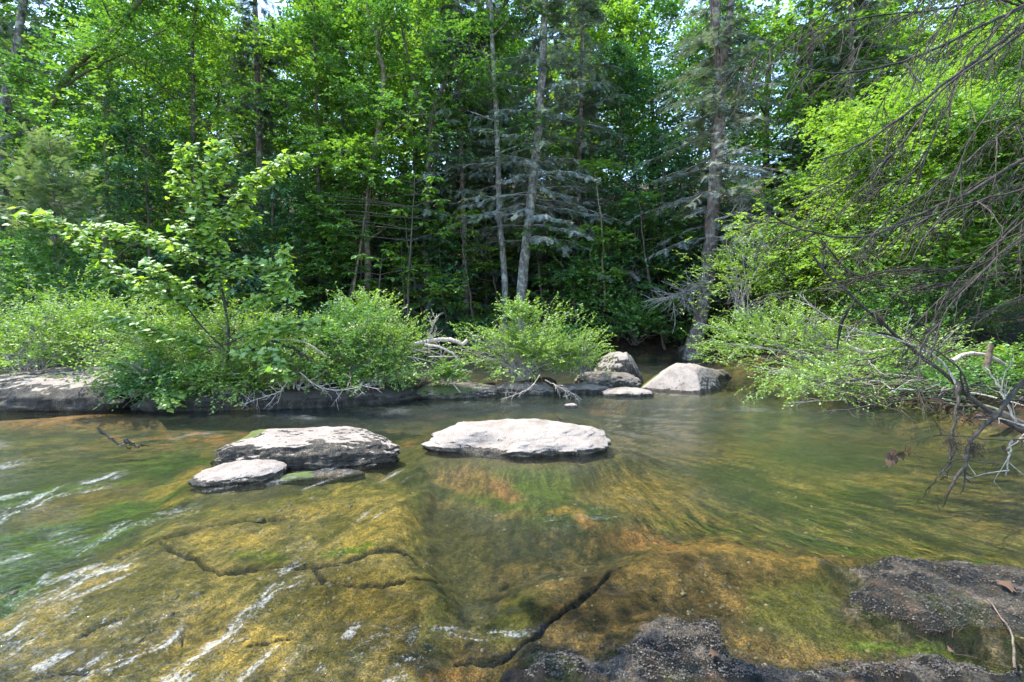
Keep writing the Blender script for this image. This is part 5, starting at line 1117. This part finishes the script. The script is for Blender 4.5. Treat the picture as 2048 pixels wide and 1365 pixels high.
# ------------------------------------------------------------------ bare hemlock boughs reaching in from the upper right
BOUGH = [([(2120, 20), (2048, 51), (1963, 113), (1861, 190), (1758, 267), (1697, 300), (1640, 320)], 5.6, 4.6, .022),
         ([(2120, -20), (2048, 15), (1963, 51), (1861, 103), (1758, 136), (1656, 146), (1594, 133)], 6.0, 5.0, .020),
         ([(2150, 270), (2048, 318), (1938, 385), (1810, 441), (1727, 474), (1656, 469), (1579, 451), (1517, 415)], 4.6, 4.6, .022),
         ([(2150, 350), (2048, 379), (1963, 400), (1861, 431), (1784, 454), (1700, 470)], 4.4, 4.4, .014),
         ([(2150, 330), (2048, 441), (1963, 513), (1886, 590), (1810, 672)], 4.2, 4.4, .016),
         ([(2150, 365), (2048, 352), (1937, 350)], 4.8, 4.8, .012),
         ([(1960, -40), (1927, 0), (1861, 77), (1810, 128), (1768, 205), (1766, 256)], 5.4, 5.2, .012),
         ([(1880, -30), (1840, 15), (1738, 72), (1707, 133), (1690, 190)], 5.6, 5.4, .012),
         ([(2150, 520), (2048, 540), (1963, 556), (1835, 574), (1758, 569), (1681, 528), (1640, 490)], 4.6, 5.0, .012),
         ([(2060, 10), (1980, 70), (1937, 110), (1891, 220), (1855, 303), (1815, 354), (1707, 379), (1620, 370)], 5.2, 5.2, .014),
         ([(2080, 60), (1994, 103), (1891, 174), (1835, 246), (1784, 308), (1697, 354), (1600, 400)], 5.0, 4.8, .016),
         ([(2150, 200), (2048, 235), (1960, 300), (1900, 350), (1830, 400), (1760, 430)], 4.8, 4.6, .014),
         ([(2150, 430), (2048, 470), (1950, 560), (1880, 640), (1800, 760)], 4.0, 4.2, .013),
         ([(2150, 560), (2048, 590), (1940, 640), (1840, 690), (1740, 720)], 4.4, 4.8, .011),
         ([(2100, -60), (1990, -10), (1880, 20), (1760, 30), (1640, 60), (1540, 130), (1480, 200)], 6.4, 6.0, .014),
         ([(1800, -40), (1700, 0), (1600, 60), (1520, 110), (1440, 150)], 7.0, 6.6, .012),
         ([(2150, 100), (2048, 150), (1990, 210), (1940, 280), (1910, 360)], 4.6, 4.5, .012),
         ([(2150, 470), (2048, 500), (1980, 520), (1900, 540), (1800, 540), (1700, 560)], 4.8, 5.0, .010)]
hb = np.array([8.2, 6.8, gz(8.2, 6.8)])
root = empty('overhanging_hemlock', hb, 'dark hemlock just outside the right edge whose bare twiggy boughs sweep across the upper right', 'tree')
mb = MB(); tube1(mb, [hb - [0, 0, .2], hb + [-.1, 0, 3], hb + [-.1, 0, 7], hb + [0, 0, 12]], .3, .14, 20, 12); mb.build('trunk', M['bark_hemlock'], root, hb, smooth=True)
for i, (pts, y0, y1, r0) in enumerate(BOUGH):
    rg = np.random.default_rng(1000 + i); P = path(pts, np.linspace(y0, y1, len(pts)))
    start = np.array([8.15, 6.8, min(P[0, 2] + .4, 11)]); P = np.vstack([start, P])
    mb = MB(); q = tube1(mb, P, r0 * 1.5, r0 * .36, 44, 7, .006, rg=rg)
    q = q[14:]; nq = len(q); T = nrm(np.gradient(q, axis=0)); nb = 30
    k = rg.integers(0, nq - 1, nb); A = q[k]; up = A[:, 2].mean() > 2.6
    sd = nrm(np.cross(T[k], [0, 0, 1.])) * rg.choice([-1, 1], nb)[:, None]
    D = nrm(T[k] * rg.uniform(.5, 1.2, (nb, 1)) + sd * rg.uniform(.1, .7, (nb, 1)) + rg.normal(0, .12, (nb, 3)) + [0, 0, -.35 if up else -.05]); ln = rg.uniform(.3, 1.0, nb) * (1.15 - .5 * k / nq)
    kk = np.linspace(0, 1, 8)[None, :, None]
    B = A[:, None] + D[:, None] * ln[:, None, None] * kk + np.cumsum(rg.normal(0, .018, (nb, 8, 3)), 1) * ln[:, None, None] * kk; B[..., 2] -= (ln[:, None] * kk[..., 0] ** 2) * (.28 if up else .06)
    tubes(mb, B, np.linspace(.0070, .0024, 8)[None] * rg.uniform(.7, 1.4, (nb, 1)), 4)
    ns = nb * 7; bi = np.repeat(np.arange(nb), 7); j = rg.integers(1, 7, ns); A2 = B[bi, j]; T2 = nrm(B[bi, j + 1] - B[bi, j])
    D2 = nrm(T2 * rg.uniform(.6, 1, (ns, 1)) + rg.normal(0, .4, (ns, 3)) + [0, 0, -.25 if up else 0]); l2 = rg.uniform(.08, .32, ns) * ln[bi] ** .5
    k5 = np.linspace(0, 1, 4)[None, :, None]; B2 = A2[:, None] + D2[:, None] * l2[:, None, None] * k5 + np.cumsum(rg.normal(0, .03, (ns, 4, 3)), 1) * l2[:, None, None] * k5; B2[..., 2] -= .2 * l2[:, None] * k5[..., 0] ** 2
    tubes(mb, B2, np.linspace(.003, .0014, 4)[None], 3)
    mb.build('bough', M['twig_dark'], root, hb)

# flood-worn branches low at the right edge
root = empty('fallen_tree', at(2100, 890, 5.2), 'grey fallen treetop arching down to the water at the right edge', 'fallen tree')
fb = np.array(root.location)
for i, (pts, y0, y1, r0, nb) in enumerate([([(2160, 920), (2044, 864), (1989, 831), (1941, 798), (1905, 765), (1861, 728), (1817, 688), (1762, 644), (1700, 589), (1667, 560), (1625, 510)], 5.4, 6.0, .032, 26),
        ([(1915, 775), (1880, 720), (1800, 680), (1720, 665), (1660, 640), (1597, 589)], 5.6, 6.0, .014, 22), ([(1941, 798), (1920, 740), (1850, 690), (1811, 670), (1803, 642)], 5.5, 5.6, .012, 8),
        ([(1915, 765), (1918, 790), (1910, 830), (1905, 870), (1902, 905), (1893, 958)], 5.3, 5.1, .02, 8),
        ([(2120, 690), (2048, 765), (2007, 813), (1952, 875), (1930, 919), (1912, 956), (1896, 990), (1885, 1014)], 4.5, 4.3, .026, 8),
        ([(1912, 895), (1896, 930), (1861, 972), (1840, 1000), (1817, 1013)], 4.6, 4.5, .009, 3),
        ([(2048, 880), (1990, 880), (1930, 873), (1870, 872), (1830, 882), (1790, 893)], 4.6, 4.6, .007, 6),
        ([(1895, 925), (1920, 918), (1960, 925), (1990, 926), (2012, 915)], 4.5, 4.5, .007, 4), ([(2022, 880), (2020, 900), (2015, 935), (2010, 952)], 4.5, 4.5, .010, 5),
        ([(1990, 820), (1900, 795), (1810, 800), (1740, 812), (1680, 820), (1640, 828)], 5.9, 6.4, .014, 22), ([(2048, 800), (1960, 770), (1900, 780), (1860, 790), (1810, 780)], 5.7, 6.2, .012, 18),
        ([(2100, 870), (2040, 850), (2010, 800), (1990, 760), (1970, 735)], 5.3, 5.6, .016, 12)]):
    mb, q = twigspray('b', pts, np.linspace(y0, y1, len(pts)), '', 1100 + i, r0, nb=max(3, int(nb * .6)), L=.4, sub=2, part=1, droop=.05)
    mb.build('branch', M['twig_grey' if i in (1, 8, 11) else 'twig_dark'], root, fb)
# strip of hanging bark
mb = MB(); q = resample(path([(1712, 600), (1690, 630), (1680, 660), (1674, 700)], 5.9), 14)
w_ = .03 * np.sin(np.linspace(.5, 2.9, 14)); v = np.stack([q - np.outer(w_, [1, .2, 0]), q + np.outer(w_, [1, .2, 0]), q + np.array([0, .015, 0])], 1).reshape(-1, 3)
f = [[i * 3 + a, i * 3 + b, i * 3 + 3 + b, i * 3 + 3 + a] for i in range(13) for a, b in ((0, 1), (1, 2), (2, 0))]
mb.add(v, f); tag(mb.build('bark_strip', M['twig_dark'], base=tuple(q[0])), 'dark strip of bark hanging from the arching fallen treetop', 'bark strip')
# flood debris tufts and withered leaves on the branches
for i, (px_, py_, Y_, s_, lab) in enumerate([(1905, 880, 5.15, .09, 'tuft of matted flood debris caught on the upright grey branch'), (1948, 893, 4.4, .07, 'tuft of matted flood debris caught on the thick dark branch')]):
    rg = np.random.default_rng(1200 + i); c_ = at(px_, py_, Y_); mb = MB(); n_ = 130
    A = c_ + rg.normal(0, s_ * .45, (n_, 3)) * [1, 1, 1.2]; D = rg.normal(0, s_ * .6, (n_, 3)) - [0, 0, s_ * .6]; k = np.linspace(0, 1, 4)[None, :, None]
    tubes(mb, A[:, None] + D[:, None] * k + rg.normal(0, s_ * .1, (n_, 4, 3)), np.array([[.002, .002, .0015, .001]]), 3)
    tag(mb.build('debris_tuft', M['twig_dark'], base=tuple(c_)), lab, 'debris')
rg = np.random.default_rng(1300)
for i, (px_, py_) in enumerate([(1776, 905), (1782, 912), (1788, 900), (1793, 915), (1800, 905), (1812, 893), (1820, 897), (1780, 920), (1950, 862), (2005, 892), (2046, 900)]):
    c_ = at(px_, py_, 4.6); mb = MB(); leaves(mb, c_[None], np.array([[rg.normal(0, .3), rg.normal(0, .3), -1]]), fan(1, rg), np.array([.085]), LF_MAPLE, np.array([rg.uniform(0, .5)]))
    tag(mb.build('withered_leaf', M['dead_leaf'], base=tuple(c_)), 'curled brown dead leaf hanging from thin grey twigs over the right pool', 'dead leaf', 'withered leaves over the right pool')

# driftwood and brush along the right bank
root = empty('brush_pile', at(1800, 820, 8.0), 'tangled pile of bleached flood brush along the right bank', 'brush pile')
bb = np.array(root.location); rg = np.random.default_rng(77)
for i in range(170):
    px_ = rg.uniform(1700, 2160); py_ = np.clip(rg.normal(785, 24) + (px_ - 1850) * .08, 715, 850); Y_ = rg.uniform(6.9, 8.6)
    c_ = at(px_, py_, Y_); c_[2] = max(c_[2], .02); d = nrm(np.array([rg.normal(0, 1), rg.normal(0, .6), rg.normal(0, .28)])) * rg.uniform(.12, .42)
    mb = MB(); tube1(mb, [c_ - d, c_ + rg.normal(0, .06, 3), c_ + d + rg.normal(0, .05, 3)], rg.uniform(.006, .02), .003, 9, 5, .008, rg=rg); mb.build('stick', M[['twig_grey', 'bark_brown', 'twig_dark', 'bark_brown', 'twig_dark', 'twig_dark'][i % 6]], root, bb)
for i, (pts, Y_, r_, lab) in enumerate([([(1905, 722), (1935, 708), (1975, 712), (2010, 730)], 7.6, .035, 'smooth bent pinkish driftwood limb on the right bank'), ([(1972, 740), (1978, 710), (1982, 688)], 7.4, .045, 'upright sawn-off branch stub on the right bank'),
        ([(1980, 720), (1975, 745), (1990, 775), (2020, 800)], 7.5, .03, 'brown limb below the sawn-off stub on the right bank'), ([(1690, 690), (1730, 705), (1770, 700)], 9.2, .04, 'splintered pale log end in the middle of the right thicket'),
        ([(1700, 735), (1760, 750), (1830, 745)], 8.9, .05, 'brown log lying across the right thicket near the water'), ([(1950, 812), (2000, 825), (2048, 850), (2150, 880)], 6.3, .05, 'bleached log sloping down at the right edge')]):
    P = path(pts, Y_); mb = MB(); q = tube1(mb, P, r_, r_ * .85, 14, 9, .004); cap(mb, q[-1], q[-1] - q[-2], r_ * .85, .5, 1, 9)
    tag(mb.build('driftwood_log', [M['driftwood'] if i in (0, 3) else M['bark_brown'], M['cut_wood']], base=tuple(P[0]), smooth=True), lab, 'driftwood')

# dead silvery twigs by the big hemlock
for i, (pts, Y_, lab) in enumerate([([(1430, 440), (1490, 430), (1550, 470), (1600, 500)], 17.5, 'bare silvery bough right of the big hemlock, upper'), ([(1430, 560), (1380, 580), (1330, 600)], 17.5, 'bare silvery bough left of the big hemlock foot'), ([(1425, 500), (1480, 500), (1540, 520), (1590, 560)], 17.3, 'bare silvery bough right of the big hemlock, lower')]):
    twigspray('dead_bough', pts, Y_, lab, 820 + i, .035, 'twig_grey', nb=40, L=1.1, sub=4, cat='bough')

# ------------------------------------------------------------------ litter on the near shelf
rg = np.random.default_rng(1500)
mb = MB(); tube1(mb, [(-.045, 0, 0), (0, .003, .004), (.045, 0, 0)], .0012, .0008, 5, 4); ned = mb.build('pine_needle', M['dead_leaf'], base=(0, 0, 0))
tag(ned, 'fallen tan needle lying on the dark wet rock shelf', 'pine needle', 'needles fallen on the near rock shelf')
me_bed = bpy.data.objects['creek_bed']
def shelf_pts(n, seed, ins=S1):
    r_ = np.random.default_rng(seed); x = r_.uniform(1050, 2048, n * 5); y = r_.uniform(1110, 1365, n * 5)
    k = (np.maximum(poly(x, y, S1, 5), poly(x, y, S2, 5)) > .9) | (r_.random(n * 5) < .12)
    return np.stack([x, y], 1)[k][:n]
sp_ = shelf_pts(90, 3)
XY = np.array([onw(x, y)[:2] for x, y in sp_]); zz = bed_fields(XY[:, 0][None], XY[:, 1][None])[0][0]
for i, ((x, y), z_) in enumerate(zip(XY, zz)):
    o = ned if i == 0 else ned.copy()
    if i: C.objects.link(o)
    o.location = (x, y, max(z_, .003) + .006); o.rotation_euler = (rg.normal(0, .15), rg.normal(0, .15), rg.uniform(0, 3.14)); s = rg.uniform(.6, 1.25); o.scale = (s, 1.2, 1.2)
for i, (px_, py_, s_, lab) in enumerate([(2012, 1195, .08, 'brown dead leaf on the dark shelf at the right edge'), (1432, 1338, .05, 'reddish dead leaf at the bottom of the dark shelf'), (1905, 1330, .03, 'small dead leaf near the lower right corner')]):
    w = onw(px_, py_); mb = MB(); leaves(mb, np.array([w + [0, 0, .06]]), fan(1, rg, 0, .2), np.array([[.3, -.3, 1.]]), np.array([s_]), LF_MAPLE, np.array([.8])); tag(mb.build('dead_leaf', M['dead_leaf'], base=tuple(w)), lab, 'dead leaf')
P = np.array([onw(2030, 1365) + [0, 0, .06], onw(2020, 1290) + [0, 0, .07], onw(1975, 1228) + [0, 0, .08]]); mb = MB(); tube1(mb, P, .006, .003, 12, 5, .003); tag(mb.build('twig', M['bark_brown'], base=tuple(P[0])), 'thin brown twig lying on the dark shelf at the right edge', 'twig')
# grit
sp_ = shelf_pts(15000, 9); XY = np.array([onw(x, y)[:2] for x, y in sp_]) + rg.normal(0, .004, (len(sp_), 2)); zz = bed_fields(XY[:, 0][None], XY[:, 1][None])[0][0]
k = zz > -.01; XY = XY[k]; zz = zz[k]; n_ = len(zz)
oc = np.array([[1, 0, 0], [-1, 0, 0], [0, 1, 0], [0, -1, 0], [0, 0, .8], [0, 0, -.6]]); of = np.array([[0, 2, 4], [2, 1, 4], [1, 3, 4], [3, 0, 4]])
S = rg.uniform(.0014, .004, n_) * rg.choice([1, 1, 1.8], n_); J = rg.uniform(.6, 1.3, (n_, 6, 3))
V = np.concatenate([XY, zz[:, None] + .002], 1)[:, None] + oc[None] * S[:, None, None] * J
mb = MB(); mb.add(V, (of[None] + np.arange(n_)[:, None, None] * 6).reshape(-1, 3)); 
m, nt, out = newmat('wet_grit'); p = N(nt, 'ShaderNodeBsdfPrincipled', Roughness=.5)
gn = N(nt, 'ShaderNodeNewGeometry'); cc = ramp(nt, [(0, (.012, .011, .009)), (.7, (.045, .038, .028)), (.93, (.075, .06, .042)), (1, (.11, .10, .09))], gn.outputs['Random Per Island']); nt.links.new(cc, p.inputs['Base Color']); nt.links.new(p.outputs[0], out.inputs[0])
o = mb.build('grit', m, base=(0, 0, 0)); o['kind'] = 'stuff'; tag(o, 'dark wet grit and coarse sand scattered on the near rock shelf', 'grit')

# weed combed by the current, and gravel on the bed
def bed_z(x, y):
    px_ = 1024 + FPX * x / y; py_ = HOR + CAMZ * FPX / y
    return z[np.clip(np.searchsorted(pys, py_), 0, len(pys) - 1), np.clip(np.searchsorted(pxs, px_), 0, len(pxs) - 1)], px_, py_
rg = np.random.default_rng(1700); n_ = 17000
px_ = rg.uniform(-150, 2200, n_); py_ = rg.uniform(850, 1365, n_); Y_ = CAMZ * FPX / (py_ - HOR); X_ = (px_ - 1024) / FPX * Y_
lf = poly(px_, py_, [(-300, 850), (500, 850), (430, 960), (200, 1070), (0, 1200), (-300, 1330)], 20); rf = poly(px_, py_, [(1230, 900), (2300, 880), (2300, 1110), (1900, 1095), (1650, 1060), (1300, 1050)], 30)
ef = poly(px_, py_, [(820, 960), (900, 980), (960, 1180), (1010, 1160), (1000, 1250), (900, 1240), (850, 1120)], 20) + blob(px_, py_, 1142, 985, 90, 24)
keep = (np.clip(lf + rf * .8 + ef * 0, 0, 1) * ss(-.15, .25, fbm(X_ * 2.2, Y_ * 2.2, o=3, s=900)) > rg.random(n_))
X_, Y_ = X_[keep], Y_[keep]; zz, px_, py_ = bed_z(X_, Y_); n_ = len(X_)
D = nrm(np.stack([X_ - .2, Y_ - 8.2, np.zeros(n_)], 1) + rg.normal(0, .12, (n_, 3)) * [1, 1, .25]); P0 = np.stack([X_, Y_, zz + .004], 1)
BL = (np.array([[0, -.02, 0], [0, .02, 0], [.5, .03, .12], [.5, -.025, .12], [1, 0, .04]]), np.array([[0, 3, 2], [0, 2, 1], [3, 4, 2]]))
dep = np.clip(-zz - .008, .004, 1); S = rg.uniform(.06, .2, n_); S = np.minimum(S, dep / .14)
mb = MB(); leaves(mb, P0, D, np.tile([0, 0, 1.], (n_, 1)) + rg.normal(0, .2, (n_, 3)), S, BL, np.clip(rg.normal(.45, .3, n_), 0, 1))
M['weed'] = leafmat('weed', [(0, (.012, .028, .006)), (.5, (.04, .09, .012)), (.8, (.09, .12, .02)), (1, (.20, .15, .05))], .3, .02)
o = mb.build('water_weed', M['weed'], base=(0, 0, 0)); o['kind'] = 'stuff'; tag(o, 'green and gold weed strands combed along the creek bed by the current', 'water weed')
n_ = 4200; px_ = rg.uniform(-100, 2150, n_); py_ = rg.uniform(850, 1365, n_); Y_ = CAMZ * FPX / (py_ - HOR); X_ = (px_ - 1024) / FPX * Y_
keep = rg.random(n_) < .08 + ss(.1, .35, fbm(X_ * 1.8 + 5, Y_ * 1.8, o=3, s=910)); X_, Y_ = X_[keep], Y_[keep]; zz, px_, py_ = bed_z(X_, Y_); keep = zz < -.012; X_, Y_, zz = X_[keep], Y_[keep], zz[keep]; n_ = len(X_)
ic = nrm(np.array([[0, 1, 1.6], [0, -1, 1.6], [0, 1, -1.6], [0, -1, -1.6], [1, 1.6, 0], [-1, 1.6, 0], [1, -1.6, 0], [-1, -1.6, 0], [1.6, 0, 1], [-1.6, 0, 1], [1.6, 0, -1], [-1.6, 0, -1]]))
jf = np.array([[0, 1, 8], [0, 9, 1], [0, 8, 4], [0, 4, 5], [0, 5, 9], [1, 6, 8], [1, 7, 6], [1, 9, 7], [8, 10, 4], [8, 6, 10], [9, 5, 11], [9, 11, 7]])
S = rg.gamma(2.0, .0030, n_) + .003; S = np.minimum(S, -zz * .9); V = np.stack([X_, Y_, zz], 1)[:, None] + ic[None] * S[:, None, None] * rg.uniform(.75, 1.25, (n_, 12, 1)) * np.stack([rg.uniform(.8, 1.6, n_), rg.uniform(.8, 1.3, n_), rg.uniform(.4, .7, n_)], 1)[:, None]
mb = MB(); mb.add(V, (jf[None] + np.arange(n_)[:, None, None] * 12).reshape(-1, 3))
m, nt, out = newmat('creek_gravel'); p = N(nt, 'ShaderNodeBsdfPrincipled', Roughness=.7); gn = N(nt, 'ShaderNodeNewGeometry')
cc = ramp(nt, [(0, (.02, .018, .01)), (.6, (.055, .046, .02)), (.92, (.10, .078, .036)), (1, (.16, .12, .07))], gn.outputs['Random Per Island']); nt.links.new(cc, p.inputs['Base Color']); nt.links.new(p.outputs[0], out.inputs[0])
o = mb.build('gravel', m, base=(0, 0, 0), smooth=True); o['kind'] = 'stuff'; tag(o, 'brown pebbles and gravel scattered over the creek bed under water', 'gravel')

tot = sum(len(me.polygons) for me in bpy.data.meshes); print('POLYS unique', tot, 'objects', len(bpy.data.objects))
